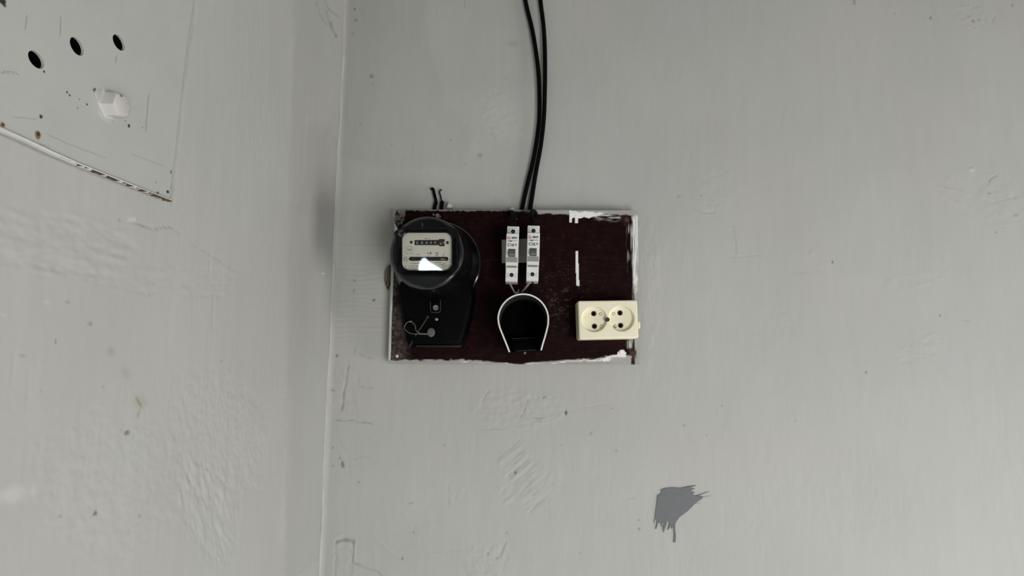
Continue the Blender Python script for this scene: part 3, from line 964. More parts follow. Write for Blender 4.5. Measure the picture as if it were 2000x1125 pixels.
    put(np.exp(-((Y - edge - 1.4) / 1.6) ** 2) * np.clip(.55 + .9 * nh, 0, 1) * sst(890, 910, X) * (1 - sst(1200, 1225, X)), WH)
    put(in_poly(X + 1.5 * n2, Y + 1.5 * n2, [(1168, 704), (1182, 699), (1192, 694), (1201, 692), (1207, 691), (1212, 684), (1218, 683), (1223, 690), (1222, 698), (1200, 702), (1180, 706)]), WH)
    put(sst(1185, 1200, X) * (1 - sst(1231, 1234, X)) * sst(696, 699, Y + n2), GY * 1.15)
    # lone white stroke
    xs = 1126.5 + (Y - 490) * .028 + .5 * vn(Y * .05, Y * 0, 4)
    put((np.abs(X - xs - .4 * nv) < 2.7) * (Y > 490) * (Y < 558 + n1 * 2) * 1.0, WH)
    # scraped, freckled field to the right of the round holder
    fr = np.exp(-(((X - 1094) / 22) ** 2 + ((Y - 592) / 42) ** 2))
    put(sst(.32, .9, n2 * .8 + nh * .25 + .15) * fr * .35, (.14, .11, .085))
    fr = np.exp(-(((X - 1110) / 60) ** 2 + ((Y - 560) / 45) ** 2))
    put(sst(.62, 1.0, n2) * fr * .22, (.15, .115, .095))
    bl = fbm(X * .11, Y * .16, 88, 2) + .35 * n2 + .3 * nh
    fr = np.exp(-(((X - 1093 - (Y - 590) * .1) / 20) ** 4 + ((Y - 590) / 46) ** 4))
    put(sst(.35, .95, bl) * fr * .6, (.085, .062, .045))
    put(sst(1.0, 1.3, n2 + .12 * n1) * .10, (.25, .22, .2))
    put(sst(.3, 1.2, nh) * .10, (.08, .04, .035), 0)
    BRD = c
    p[..., 1] -= h
    return p


UA, UB = np.linspace(0, 1, 400), np.linspace(0, 1, 250)
face = grid_mesh('board_face', UA, UB, board_pos, lambda a, b: BRD, M_board)
face.parent = board
face.data.transform(Matrix.Translation(-world_loc(board)))
mb = MB()
qs = [(q.x, q.z) for q in Q]
mb.loft([w2(qs, BD0), w2(qs, BD - 0.0002)], True, False)
mb.build('board_side', M_edge, board)
for x0, x1 in ((Q[0].x + 0.03, Q[0].x + 0.06), (Q[1].x - 0.06, Q[1].x - 0.03)):
    mb = MB()                                   # battens that hold the board off the wall
    mb.box((x0, -BD0, Q[0].z + 0.015), (x1, 0.0008, Q[3].z - 0.02))
    mb.build('batten', M_edge, board)


def screw(x, y, rpx, m, label=None, d=BD, parent=board):
    mb = MB()
    c = P(x, y, d)
    r = rpx / scl(d)
    rings = [[(c.x + r * s * math.cos(a), -d - h, c.z + r * s * math.sin(a)) for a in [2 * math.pi * k / 18 for k in range(18)]]
             for h, s in ((0, 1), (0.0006, .97), (0.0011, .7), (0.0012, .45), (0.0006, .36), (0.0004, 0.1))]
    mb.loft(rings)
    o = mb.build('screw', m, parent, 50)
    if label: o['label'] = label
    return o


screw(775, 426, 5, mat('painted_screw', (0.14, 0.11, 0.1), 0.6, noise=(300, (0.3, 0.28, 0.26), 0.8)), 'paint-smeared screw in the top left corner')
screw(1224, 429, 5, M_rust, 'rusty screw in the top right corner')
screw(1235, 690, 5.5, M_rust, 'rusty screw in the bottom right corner')
screw(775.5, 695.5, 3, M_plaster, 'small pale screw in the bottom left corner')

# crumbs at the board's edges
for pts, d, m, lab, nm in (([(872, 405), (873.5, 398), (876, 394), (880, 397), (883, 401), (882, 405)], 0.014, M_plaster, 'chip of white plaster stuck on the board top above the meter', 'plaster_chip'),
                           ([(993, 411), (995, 406), (1000, 404), (1005, 406), (1007, 411)], 0.014, M_plaster, 'chip of cream plaster stuck on the board top above the left breaker', 'plaster_chip')):
    mb = MB()
    prism(mb, px2(pts, d), 0.0002, d, 0.003)
    tag(mb.build(nm, m, None, 50), lab, 'plaster chip', 'plaster chips on the board top')
mb = MB()
prism(mb, px2([(759, 516), (755, 520), (751, 530), (750, 545), (752, 557), (755, 565), (757, 560), (760, 556), (763, 540), (763, 518)], 0.008), -0.001, 0.008, 0.003)
tag(mb.build('wood_wedge', M_brown, None, 50), 'brown wooden wedge poking out behind the left edge of the board', 'wedge')

# ------------------------------------------------------------------ electricity meter
mc = P(850, 590, BD)
meter = thing('electricity_meter', mc, 'round black electricity meter with a small window onto a cream dial', 'electricity meter')


def ringpx(cx, cy, r, d, n=72):
    c = P(cx, cy, d)
    k = r / scl(d)
    return [(c.x + k * math.cos(2 * math.pi * i / n), -d, c.z + k * math.sin(2 * math.pi * i / n)) for i in range(n)]


# base plate behind the drum and under the terminals
mb = MB()
prism(mb, px2([(776, 560), (781, 595), (788, 640), (800, 679), (904, 679), (914, 650), (922, 620), (928, 585), (928, 480), (905, 445), (860, 425), (820, 430), (790, 455), (776, 500)], 0.034), BD, 0.034, 0.003)
mb.build('base_plate', M_black2, meter, 40)
# terminal cover
mb = MB()
prism(mb, px2([(777, 560), (780, 590), (786, 622), (806, 671), (901, 673), (911, 645), (919, 615), (925, 580), (920, 540), (785, 540)], 0.056), 0.033, 0.056, 0.006, 4)
tc = mb.build('terminal_cover', M_black2, meter, 40)
mb = MB()
prism(mb, px2([(812, 674), (900, 674), (899, 678), (812, 678)], 0.048), 0.033, 0.048, 0.001)
mb.build('cover_highlight', mat('highlight_black', (0.018, 0.02, 0.018), 0.5, spec=.2, noise=(150, (0.004, 0.004, 0.004), 0.8)), tc, 40)  # paler strip painting the highlight along the cover's bottom edge
# drum
mb = MB()
mb.loft([ringpx(856, 516, 80, 0.033), ringpx(856, 516, 86, 0.0335), ringpx(855, 515.5, 86.5, 0.041), ringpx(855, 515, 85.5, 0.043),
         ringpx(854.5, 514.5, 82.5, 0.0445), ringpx(854, 514, 81.0, 0.047)], True, True)
mb.build('flange', M_gloss, meter, 40)
mb = MB()
rings = [ringpx(854, 513.5, 83.2, 0.0455), ringpx(853.6, 513, 82.2, 0.0475), ringpx(850.6, 509.5, 74.6, 0.0605), ringpx(849.4, 508.4, 73.4, 0.064), ringpx(843, 502, 73.2, 0.088), ringpx(836.5, 496, 73.8, 0.110), ringpx(835.5, 495.4, 73.2, 0.1135),
         ringpx(835, 495, 73.8, 0.1145), ringpx(834, 494.4, 73.6, 0.1185), ringpx(833.7, 494, 72.6, 0.121), ringpx(833.4, 493.7, 70.6, 0.1226), ringpx(833.2, 493.5, 67.5, 0.1232)]
mb.loft(rings, True, False)
mb.build('drum', M_gloss, meter, 32)
mb = MB()
FD = 0.1232
front = ringpx(833.2, 493.5, 67.5, FD)
hole = rrpx(777, 446, 891.5, 536, 19, FD, 7)
plate(mb, [(p[0], p[2]) for p in front], [hole], lambda p: (p[0], -FD, p[1]))
mb.loft([w2(hole, FD), w2(rrpx(779, 448, 890, 534.5, 18, 0.1225, 7), 0.1222), w2(rrpx(783.5, 452, 885.0, 529.5, 15, 0.1175, 7), 0.1175), w2(rrpx(785.5, 454.5, 883, 527.8, 14, 0.1165, 7), 0.1165),
         w2(rrpx(786, 455, 882.5, 527.3, 14, 0.110, 7), 0.1095)], False, False)
mb.build('front_bezel', M_black, meter, 32)
# raised rim moulded round the window
mb = MB()
o1, o2, o3, i1 = (rrpx(772, 441.5, 896.5, 540.5, 23, FD, 7), rrpx(773, 442.5, 895.5, 539.5, 22.5, FD, 7), rrpx(775.6, 444.8, 893, 537.2, 20.5, FD, 7), rrpx(777, 446, 891.5, 536, 19, FD, 7))
mb.loft([w2(o1, FD - .0003), w2(o2, FD + .0010), w2(o3, FD + .0012), w2(i1, FD + .0002)], False, False)
mb.build('window_rim', M_black, meter, 60)
# the pane
mb = MB()
gp = rrpx(784, 453, 884.5, 529, 15, 0.1172, 7)
mb.loft([w2(gp, 0.1155), w2(gp, 0.1170)])
mb.build('window_glass', M_glass, meter)
# dial
DD = 0.1102
mb = MB()
prism(mb, rrpx(782, 451, 886, 531.5, 12, DD, 5), 0.107, DD)
dial = mb.build('dial', M_dial, meter)
K = DD + 0.0002
mb = MB()
text(mb, 'кВт·ч', 834.5, 465.5, 2.8, K, 0.01, 1.15, 0.008)
strokes(mb, [(833, 494.4, 841, 494.3, 1.0), (841.3, 491.8, 841.9, 497.2, 1.3), (836.8, 500.5, 837.2, 497.8, 1.0), (866.3, 495, 865.6, 500.5, .9), (851, 494, 855.8, 494, 1.2), (851.6, 499.2, 854.6, 499.2, 1.2)], K, 1)
ring_strokes(mb, 853.2, 496.8, 2.4, K, .5, 14)
text(mb, 'ЭКО', 799.2, 488, 4.6, K, -0.03, .9, 0.012)
ring_strokes(mb, 799, 488.3, 7.4, K, .7, 30, lambda t: t < .05 or .45 < t < .56 or .95 < t or int(t * 30) % 4 == 3)
text(mb, 'Т — 1982', 812.5, 497, 2.6, K, 0.0, 1.0)
ring_strokes(mb, 792, 505.6, 3.8, K, 1.0, 20, lambda t: int(t * 20) % 5 == 4)
strokes(mb, [(790.3, 507, 793.5, 504, 1.0)], K, 1)
text(mb, '7', 814.6, 521.3, 5.6, K, -0.05, .8, 0.012)
rr = random.Random(3)
for x0, x1, y in ((802, 816, 514.2), (817, 824, 514.6), (850, 862, 513.0), (865, 871.5, 514.6), (858, 868, 516.8), (862, 872, 521)):   # print too small to read
    x = x0
    while x < x1:
        w = rr.uniform(.8, 2.2)
        strokes(mb, [(x, y, min(x + w, x1), y + rr.uniform(-.2, .2), rr.uniform(.8, 1.5))], K, 1)
        x += w + rr.uniform(.4, .9)
strokes(mb, [(792, 518, 792, 525, .5), (792, 525, 799, 526, .5), (799, 518, 799, 526, .4), (871, 511.5, 879, 511.5, .5), (801, 518.3, 812, 518, .5), (801, 520.5, 812, 520.3, .4), (801, 523, 812, 523, .5), (801, 525.4, 812, 525.4, .4),
             (862, 517.7, 880, 517.7, .4), (864, 519.4, 879, 519.4, .4), (793, 512, 797, 512, .6), (877, 507, 880, 507, 1), (877.5, 510, 880, 510, .8)], K, .5)
mb.build('dial_print', M_inkgrey, dial)
# counter: a black window with number wheels
mb = MB()
mb.f.clear()
n = mb.add(w2(px2([(809.5, 469), (857.5, 468.5), (857.5, 467), (868.3, 467), (868.3, 481), (857.5, 481), (857.5, 479), (809.5, 478.8)], K), K)); mb.f.append(tuple(range(n, n + 8)))
cnt = mb.build('counter_window', M_ink, dial)
K2 = K + 0.0003
for k, ch in enumerate('00094'):
    mb = MB()
    x = (814.8, 824.2, 833.4, 841.5, 849.6)[k]
    prism(mb, px2([(x - 3.8, 469.9), (x + 3.8, 469.9), (x + 3.8, 478.2), (x - 3.8, 478.2)], K + .0002), K, K + .0002)
    wh = mb.build('number_wheel', mat('wheel_black_%d' % k, (0.02, 0.02, 0.022), 0.5), cnt)
    mb = MB(); text(mb, ch, x, 474.2 - (k > 3) * .8, 5.4, K2 + .0002, 0, .95, 0.012); mb.build('digit', M_inkwhite, wh)
mb = MB()
prism(mb, px2([(857.9, 470), (866, 470), (866, 479), (857.9, 479)], K + .0002), K, K + .0002)
wh = mb.build('number_wheel', mat('wheel_brown', (0.06, 0.035, 0.03), 0.5), cnt)
wh['label'] = 'brownish last number wheel'
mb = MB(); text(mb, '4', 860.5, 475.8, 4.4, K2 + .0002, 0, 1.0, 0.02)
strokes(mb, [(865.2, 474.0, 868.4, 474.2, 1.8)], K2 + .0002, 1.6)
mb.build('digit', M_inkwhite, wh)
for x, y in ((803, 473), (873.8, 474)):
    mb = MB(); disc(mb, x, y, 3.1, K - .0001, K + .0008, .0003, 18); sc = mb.build('dial_screw', mat('dial_screw_olive', (0.075, 0.08, 0.06), 0.5, .4), dial, 40)
# slot with the turning disc
mb = MB()
n = mb.add(w2(rrpx(798.5, 501.6, 875.8, 509.4, 3.8, K, 6), K)); mb.f.append(tuple(range(n, n + 28)))
sl = mb.build('disc_slot', mat('slot_black', (0.012, 0.011, 0.011), 0.6, spec=.2), dial)
mb = MB()
strokes(mb, [(800.5, 505.4, 813, 505.4, 1.1), (834, 506, 860, 506, 1.0)], K2, 1)
mb.build('spinning_disc', mat('disc_dark', (0.07, 0.07, 0.07), .5), sl)
mb = MB()
n = mb.add(w2(px2([(860, 505.2), (864, 504.6), (873, 507), (866, 508), (861, 507.4)], K2), K2)); mb.f.append(tuple(range(n, n + 5)))
tag(mb.build('disc_edge', mat('disc_bright', (0.36, 0.30, 0.29), .5), sl), 'pinkish bright edge of the turning disc')
# small mark scratched on top of the face
mb = MB()
strokes(mb, [(824.2, 434, 824.4, 447, 1.0), (826, 437, 825.9, 443, .6), (812, 444.6, 842, 444.8, .5)], FD + .0002, 1)
mb.build('scratch', mat('scratch_pale', (0.07, 0.07, 0.068), .6), meter)
# hinge lug at the left of the rim and screw lug at the bottom
for x, y, ang in ((783, 539, 40),):
    mb = MB()
    for dx in (0, 4.5):
        a = P(x - 3 + dx, y - 2 + dx * .8, 0.118); b_2 = P(x + 2 + dx, y + 5 + dx * .4, 0.118)
        mb.tube([a, b_2], 0.0012, 8)
    mb.build('hinge_lug', M_black, meter, 50)
mb = MB()
prism(mb, px2([(839.5, 590), (860.5, 590), (860.5, 609), (857.5, 611), (843, 611), (839.5, 608)], 0.062), 0.040, 0.062, 0.0012)
lug = mb.build('screw_lug', M_black2, meter, 40)
mb = MB()
pl_ = [P(x, y, 0.0625) for x, y in ((840.5, 589), (840.5, 605), (843, 610.3), (858.5, 610.3), (861, 605), (860, 586))]
mb.tube(pl_, 0.00035, 6)
mb.build('lug_edge', mat('edge_line_tan', (0.13, 0.115, 0.09), .5), lug, 60)  # thin paler line round the lug's edge
c = P(851.3, 601, 0.062)
mb = MB()
for r0, h in ((5.7, 0.0035),):
    mb.loft([[(c.x + r0 * s / scl(.062) * math.cos(a), -0.062 - hh, c.z + r0 * s / scl(.062) * math.sin(a)) for a in [2 * math.pi * k / 24 for k in range(24)]]
             for hh, s in ((-.001, 1), (h * .7, 1), (h, .85), (h, .72), (h * .75, .66), (h * .75, .1))])
tag(mb.build('cover_screw', M_steel, lug, 40), 'bright steel screw')
mb = MB()
strokes(mb, [(847.5, 600.4, 855, 602, 1.2)], 0.062 + .0032, 1.2)
mb.build('screw_slot', M_ink, lug)
# second small screw with pins on the terminal cover
mb = MB(); disc(mb, 852.5, 623.5, 3.2, 0.055, 0.0595, .001, 16); sc2 = mb.build('terminal_screw', M_steel, meter, 40)
mb = MB()
mb.tube([P(850, 624, .058), P(846, 632, .0585), P(843.5, 639, .058)], .0011, 8); mb.tube([P(855.5, 624, .058), P(857, 633, .0585), P(855.5, 642, .057)], .0011, 8)
mb.build('terminal_pin', M_black2, sc2, 50)
mb = MB()
mb.tube(spline([P(835.5, 619, .0575), P(826, 634, .0605), P(815, 650, .0585), P(803, 671, .046), P(801, 677, .0385)], 5), .00095, 8)
mb.tube([P(833.5, 619, .0575), P(837.5, 618.5, .0575)], .0018, 8)
mb.build('terminal_lead', mat('dusty_lead', (0.035, 0.034, 0.032), .6), meter, 50)
# lead seal on its wire
seal = thing('lead_seal', P(842, 649, .060), 'grey lead seal on a looped wire hanging in front of the black meter', 'seal')
mb = MB()
d0 = 0.0575
cc = P(842.3, 649.3, d0)
mb.loft([[(cc.x + .0056 * s * math.cos(a), -d0 - h, cc.z + .0066 * s * math.sin(a)) for a in [2 * math.pi * k / 24 for k in range(24)]]
         for h, s in ((-.001, .85), (0, 1), (.0022, 1), (.003, .86), (.0031, .6), (.0027, .55), (.0029, .1))])
mb.build('seal_disc', M_seal, seal, 40)
mb = MB()
wp = [(836, 653.5), (824, 652.8), (812, 652.2), (803, 651.5), (796, 648), (790.5, 642), (790, 638), (793, 632), (798, 628.5), (801, 627.5), (804, 628.5), (808, 632), (811.5, 638), (812, 644), (816, 648.5), (822, 651.5), (836, 651.5)]
wd = [.0600, .0600, .0600, .0595, .0590, .0585, .058, .0590, .0610, .0620, .062, .062, .062, .0625, .0625, .0615, .0605]
mb.tube(spline([P(x, y, d) for (x, y), d in zip(wp, wd)], 5), .00055, 8)
mb.tube([P(799, 628, .0615), P(802.5, 629, .0622), P(803.5, 627, .0615)], .0009, 8)
mb.build('seal_wire', M_wire, seal, 60)
# clamps and bits on the board over the drum
mb = MB()
for x, y, r in ((847, 419.5, 1.9), (855, 421.5, 4), (858.5, 423, 2)):
    q = P(x, y, BD + .004)
    mb.tube([(q.x, -BD, q.z), (q.x, -BD - .006, q.z)], r / scl(BD), 10)
tag(mb.build('mounting_hook', mat('hook_grey', (.2, .19, .18), .6), meter, 50), 'small grey hook on top of the meter')

# ------------------------------------------------------------------ cables on the wall


def cable(px, r, depth, label, cat, grp, m=M_cable, name='cable', per=8):
    pts = [P(x, y, dd) for (x, y), dd in zip(px, depth)]
    mb = MB(); mb.tube(spline(pts, per), r, 12)
    o = mb.build(name, m, None, 60)
    return tag(o, label, cat, grp)


R = 0.0035
cable([(985, -260), (1008, -110), (1026, 0), (1040, 60), (1050, 125), (1053.5, 180), (1052.5, 240), (1043, 305), (1029, 365), (1019.5, 408), (1014, 436)],
      R, [.0045, .0045, .0050, .0070, .0085, .009, .0085, .0075, .006, .0052, .0052], 'left one of two black cables running down the wall, crossing behind the other', 'cable', 'black cables running down to the board')
cable([(1030, -260), (1044, -110), (1055.5, 0), (1062, 55), (1064.5, 115), (1064, 180), (1062, 232), (1056, 285), (1046, 340), (1035.5, 408), (1031, 436)],
      R, [.0045, .0045, .0055, .0085, .011, .0125, .012, .010, .0075, .0052, .0052], 'right one of two black cables running down the wall, passing in front of the other', 'cable', 'black cables running down to the board')
# cut-off stubs above the meter
for pts, rr_, lab, thin in (([(850, 425), (848, 410), (852, 394)], .0031, 'cut black cable stub on the left above the meter, its end bent over', [(852, 394), (848.5, 380), (845.5, 369), (842, 371)]),
                            ([(862.5, 425), (862, 410), (864, 393)], .0031, 'cut black cable stub on the right above the meter, with a thin bare core', [(863, 394), (860.5, 383), (858.5, 374), (863, 370)])):
    stub = thing('cable_stub', P(*pts[1], .006), lab, 'cable', 'cut cable stubs above the meter')
    mb = MB(); mb.tube(spline([P(x, y, .0055) for x, y in pts], 5), rr_, 10); mb.build('sheath', M_cable, stub, 60)
    thick = .0024 if thin[1][0] < 850 else .0011
    mb = MB(); mb.tube(spline([P(x, y, .006) for x, y in thin], 5), thick, 8); mb.build('wire_core', M_cable, stub, 60)
# cable tails that loop out of the board into the breakers
for pts, lab in (([(993, 419, .018), (995, 415, .026), (1001, 416, .036), (1004, 424, .052), (1003, 434, .062), (1002, 441, .063)], 'black cable tail looping from the board top into the left breaker'),
                 ([(1047, 425, .018), (1045, 416, .027), (1040, 413, .037), (1037, 421, .052), (1041, 431, .062), (1042, 440, .063)], 'black cable tail looping from the board top into the right breaker')):
    mb = MB(); mb.tube(spline([P(*p) for p in pts], 6), .0037, 10)
    tag(mb.build('cable_tail', M_cable, None, 60), lab, 'cable', 'cable tails above the breakers')
mb = MB(); mb.tube(spline([P(1000, 412, .023), P(1004, 420, .036), P(1009, 428, .05)], 5), .0009, 8)
tag(mb.build('bare_wire', M_brass, None, 60), 'thin brownish wire beside the cable tail of the left breaker', 'wire')

# ------------------------------------------------------------------ rail and breakers
RD = BD + 0.0065
mb = MB()
ro = px2([(980, 468), (1034, 466), (1034, 512.5), (980, 514)], RD)
prism(mb, ro, BD + .0045, RD, .0004)
ri = px2([(980, 478), (1034, 476), (1034, 502), (980, 503)], RD - .002)
prism(mb, ri, BD, BD + .005, 0)
tag(mb.build('mounting_rail', M_rail, None), 'short grey metal mounting rail behind the two breakers', 'rail')


def breaker(cx, cy, ang, label):
    """a modular breaker, built about its centre: u across, v up, d off the board"""
    hw = 0.00885
    fd = 0.066                                     # terminal faces
    nd = 0.088                                     # nose
    c = P(cx, cy, 0.078)
    t = thing('circuit_breaker', P(cx, cy + 50, RD), label, 'circuit breaker', 'breakers on the rail')
    ca, sa = math.cos(ang), math.sin(ang)

    def W(u, v, d):
        # heights are given for the nose plane; keep the same metric size on every plane
        return Vector((c.x + u * ca + v * sa, -d, c.z - u * sa + v * ca))
    prof = [(.0415, .034), (.0415, fd - .001), (.0405, fd), (.0262, fd), (.0258, nd - .001), (.0250, nd), (-.0088, nd + .0006), (-.0110, nd - .0022), (-.0152, nd - .0085),
            (-.0158, nd - .0086), (-.0188, nd - .0082), (-.0196, nd - .0092), (-.0204, fd), (-.0400, fd), (-.0412, fd - .0012), (-.0412, .034), (-.018, .034), (-.018, RD + .0006), (.018, RD + .0006), (.018, .034)]
    mb = MB()
    e = .0006
    mb.loft([[W(-hw, v * .995, d - e) for v, d in prof], [W(-hw + e, v, d) for v, d in prof], [W(hw - e, v, d) for v, d in prof], [W(hw, v * .995, d - e) for v, d in prof]])
    mb.build('case', M_white, t)

    def quad(mb, u0, v0, u1, v1, d):
        n = mb.add([W(u0, v0, d), W(u1, v0, d), W(u1, v1, d), W(u0, v1, d)]); mb.f.append((n, n + 1, n + 2, n + 3))

    def rbox(mb, u0, v0, u1, v1, d0, d1, ch=.0004):
        ring = lambda k, d: [W(u0 + k, v0 + k, d), W(u1 - k, v0 + k, d), W(u1 - k, v1 - k, d), W(u0 + k, v1 - k, d)]
        mb.loft([ring(0, d0), ring(0, d1 - ch), ring(ch, d1)])
    # screw wells
    for v in (.0335, -.0315):
        for k in range(1):
            mb = MB()
            a = [2 * math.pi * i / 20 for i in range(20)]
            mb.loft([[W(.0030 * s * math.cos(x), v + .0030 * s * math.sin(x), fd + h) for x in a] for h, s in ((.0001, 1.0), (.0003, 1.0))])
            w = mb.build('screw_well', M_dark, t)
            mb = MB()
            mb.loft([[W(.0017 * math.cos(x), v - .0004 + .0017 * math.sin(x), fd + h) for x in a] for h in (.0003, .0005)])
            mb.build('terminal_screw', mat('well_screw', (.035, .034, .032), .6), w)
    mb = MB()
    for sgn in (-1, 1):                            # moulded grooves beside the wells and a grille line
        for v in (.0348, .0312):
            quad(mb, sgn * .0068 - .0012, v, sgn * .0068 + .0012, v + .0007, fd + .00015)
        for v in (-.0300, -.0345):
            quad(mb, sgn * .0066 - .0016, v, sgn * .0066 + .0016, v + .0006, fd + .00015)
        quad(mb, sgn * .0051 - .0003, -.0345, sgn * .0051 + .0003, -.0300, fd + .00015)
    for k in range(9):
        quad(mb, -.0071 + k * .0016, .0378 - .0006 * (k % 2), -.0061 + k * .0016, .0388 - .0004 * (k % 3), fd + .00015)
    tag(mb.build('case_groove', M_greylight, t), kind='stuff')
    # toggle in its slot
    mb = MB(); quad(mb, -.0049, -.0085, .0049, .0030, nd + .0007); sl_ = mb.build('toggle_slot', mat('slot_shadow_grey', (.07, .07, .068), .6), t)
    mb = MB()
    tp = [(.0018, nd), (.0012, nd + .004), (-.0048, nd + .0072), (-.0076, nd + .0062), (-.0083, nd)]
    mb.loft([[W(-.0042, v, d) for v, d in tp], [W(.0042, v, d) for v, d in tp]])
    mb.build('toggle', M_grey, t)
    mb = MB()                                      # grey chamfer under the toggle and grey inset on the lower step
    n = mb.add([W(-hw + .0009, -.0089, nd + .0009), W(hw - .0009, -.0089, nd + .0009), W(hw - .0009, -.0150, nd - .0079), W(-hw + .0009, -.0150, nd - .0079)])
    mb.f.append((n, n + 1, n + 2, n + 3))
    mb.build('grey_chamfer', mat('breaker_grey_band', (.30, .30, .29), .5), t)
    mb = MB()
    n = mb.add([W(-hw + .0018, -.0199, nd - .0094), W(hw - .0018, -.0199, nd - .0094), W(hw - .0018, -.0207, fd + .0003), W(-hw + .0018, -.0207, fd + .0003)])
    mb.f.append((n, n + 1, n + 2, n + 3))
    mb.build('grey_step', mat('breaker_grey_step', (.22, .22, .215), .5), t)
    # label print
    kk = nd + .0008

    def pt(x, y):                                  # px offsets from the centre -> u, v on the nose
        return x / scl(nd), -y / scl(nd)
    mb = MB()
    s = scl(nd)
    o3 = W(0, .0195, kk); px_, py_ = proj(o3.x, o3.y, o3.z)
    text(mb, 'EKF', px_ + 3.8, py_ + .4, 4.0, kk, ang, 1.3, .035)
    o3 = W(0, .0092, kk); px2_, py2_ = proj(o3.x, o3.y, o3.z)
    text(mb, 'C16', px2_ - 3.0, py2_, 6.4, kk, ang, .92, .022)
    strokes(mb, [(px2_ - 9, py2_ - 7.2, px2_ - 5.5, py2_ - 7.2, .6), (px2_ - 5.8, py2_ - 7.1, px2_ - .2, py2_ - 7.1, 1.7)], kk, 1)
    mb.build('label_print', M_ink, t)
    mb = MB()
    x, y = px_ - 6.8, py_ + .3
    strokes(mb, [(x - 2.4, y - 2.1, x + 2.2, y - 2.1, 1.1), (x - 2.0, y - 2.1, x - 2.0, y + 2.1, 1.1), (x - 2.4, y + 2.1, x + 2.2, y + 2.1, 1.1), (x + 1.9, y - .2, x + 1.9, y + 2.0, 1.0)], kk, 1)
    tag(mb.build('logo_print', M_inkred, t), 'red square mark')
    mb = MB()
    for k in range(8):                             # line of print too small to read
        strokes(mb, [(px_ - 9 + k * 2.35, py_ + 6.3, px_ - 7.5 + k * 2.35, py_ + 6.3, 1.0)], kk, 1)
    strokes(mb, [(px2_ + 5, py2_ - 1.4, px2_ + 7, py2_ + 1.2, .9), (px2_ + 9, py2_ - 1.4, px2_ + 7, py2_ + 1.2, .9), (px2_ + 5, py2_ - 1.4, px2_ + 9, py2_ - 1.4, .7), (px2_ + 7, py2_ + 1, px2_ + 7, py2_ + 2.6, .7)], kk, 1)
    mb.build('small_print', M_inkgrey, t)
    return t


breaker(1000.3, 493.0, 0.026, 'left one of the two white modular circuit breakers on the board')
breaker(1041.3, 491.6, 0.020, 'right one of the two white modular circuit breakers on the board')
# wires from the breakers down to the holder
mb = MB(); mb.tube(spline([P(993, 545, .050), P(995.5, 553, .052), P(1001, 564, .050), P(1006, 572, .042), P(1011, 571, .034), P(1013, 567, .026), P(1013, 566, .0215)], 6), .0013, 8)
tag(mb.build('wire', M_wirewhite, None, 60), 'pale thin wire from under the left breaker to the round holder', 'wire', 'pale wires under the breakers')
mb = MB(); mb.tube(spline([P(1037, 546, .050), P(1035, 551, .052), P(1029, 559, .050), P(1023, 566, .040), P(1020, 569, .030), P(1019, 570, .0215)], 6), .0015, 8)
tag(mb.build('wire', M_wirewhite, None, 60), 'pale thin wire from under the right breaker to the round holder', 'wire', 'pale wires under the breakers')
mb = MB(); mb.tube(spline([P(1041, 546, .052), P(1040, 555, .053), P(1036, 566, .045), P(1030, 572, .030), P(1029, 573, .0215)], 5), .0014, 8)
tag(mb.build('dark_wire', M_cable, None, 60), 'short dark wire hanging under the right breaker', 'wire')

# ------------------------------------------------------------------ horseshoe-shaped black holder
HD = 0.098
path = [(995, 687.5), (991, 677), (986, 664.5), (981, 652), (976.5, 641), (974, 631), (973, 622)]
for k in range(1, 24):
    a = math.pi - math.pi * k / 24
    path.append((1022 + 49 * math.cos(a), 624 - 49.5 * math.sin(a)))
path += [(1071, 623), (1070.5, 634), (1068, 645), (1064.5, 658), (1060.5, 671), (1057, 684)]
hold = thing('cable_holder', P(1025, 686, BD), 'dark horseshoe-shaped sleeve with a white cut rim, open at the bottom', 'sleeve')
pm = [P(x, y, HD) for x, y in path]
pm = [(p.x, p.z) for p in pm]
T = 0.00105


def offset_open(poly, t):
    out = []
    for i in range(len(poly)):
        a, b = Vector(poly[max(i - 1, 0)]), Vector(poly[min(i + 1, len(poly) - 1)])
        d = (b - a).normalized()
        out.append((poly[i][0] - d.y * t, poly[i][1] + d.x * t))
    return out


outer, inner = offset_open(pm, T), offset_open(pm, -T)
mb = MB()
secs = [[(o[0], -BD, o[1]), (o[0], -HD, o[1]), (i[0], -HD, i[1]), (i[0], -BD, i[1])] for o, i in zip(outer, inner)]
mb.loft(secs)
mb.build('shell', M_shell, hold, 50)
mb = MB()
secs = [[(o[0], -HD - .0001, o[1]), (o[0], -HD - .0006, o[1]), (i[0], -HD - .0006, i[1]), (i[0], -HD - .0001, i[1])] for o, i in zip(outer, inner)]
mb.loft(secs)
tag(mb.build('rim', M_rim, hold, 50), 'white cut rim')
mb = MB()
bp = [(p[0], p[1]) for p in inner]
prism(mb, bp, BD, BD + .004)
mb.build('back_plate', M_dark, hold)
mb = MB()
prism(mb, px2([(998, 660), (1054, 658), (1052, 686), (1003, 687)], .040), BD + .004, .040, .001)
mb.build('terminal_block', M_dark, hold, 40)
mb = MB()
strokes(mb, [(1000, 661.5, 1052, 659.3, .8), (1008, 685.6, 1047, 683.6, .9)], .0403, 1)
mb.build('block_edge', mat('edge_line_grey', (.022, .022, .021), .6), hold)  # thin paler lines along the block's edges
mb = MB(); disc(mb, 1025, 689.5, 2.6, BD, BD + .0012, .0004, 12); mb.build('holder_screw', mat('dull_screw', (.16, .16, .155), .6, .3), hold, 40)

# ------------------------------------------------------------------ double socket
SD = 0.060
SB = [(1128.5, 587.5), (1244.5, 586.0), (1247.5, 660.5), (1131, 663)]
so = thing('double_socket', P(1187, 662, BD), 'ivory plastic double wall socket at the lower right of the board', 'socket')
s4 = px2(SB, SD)


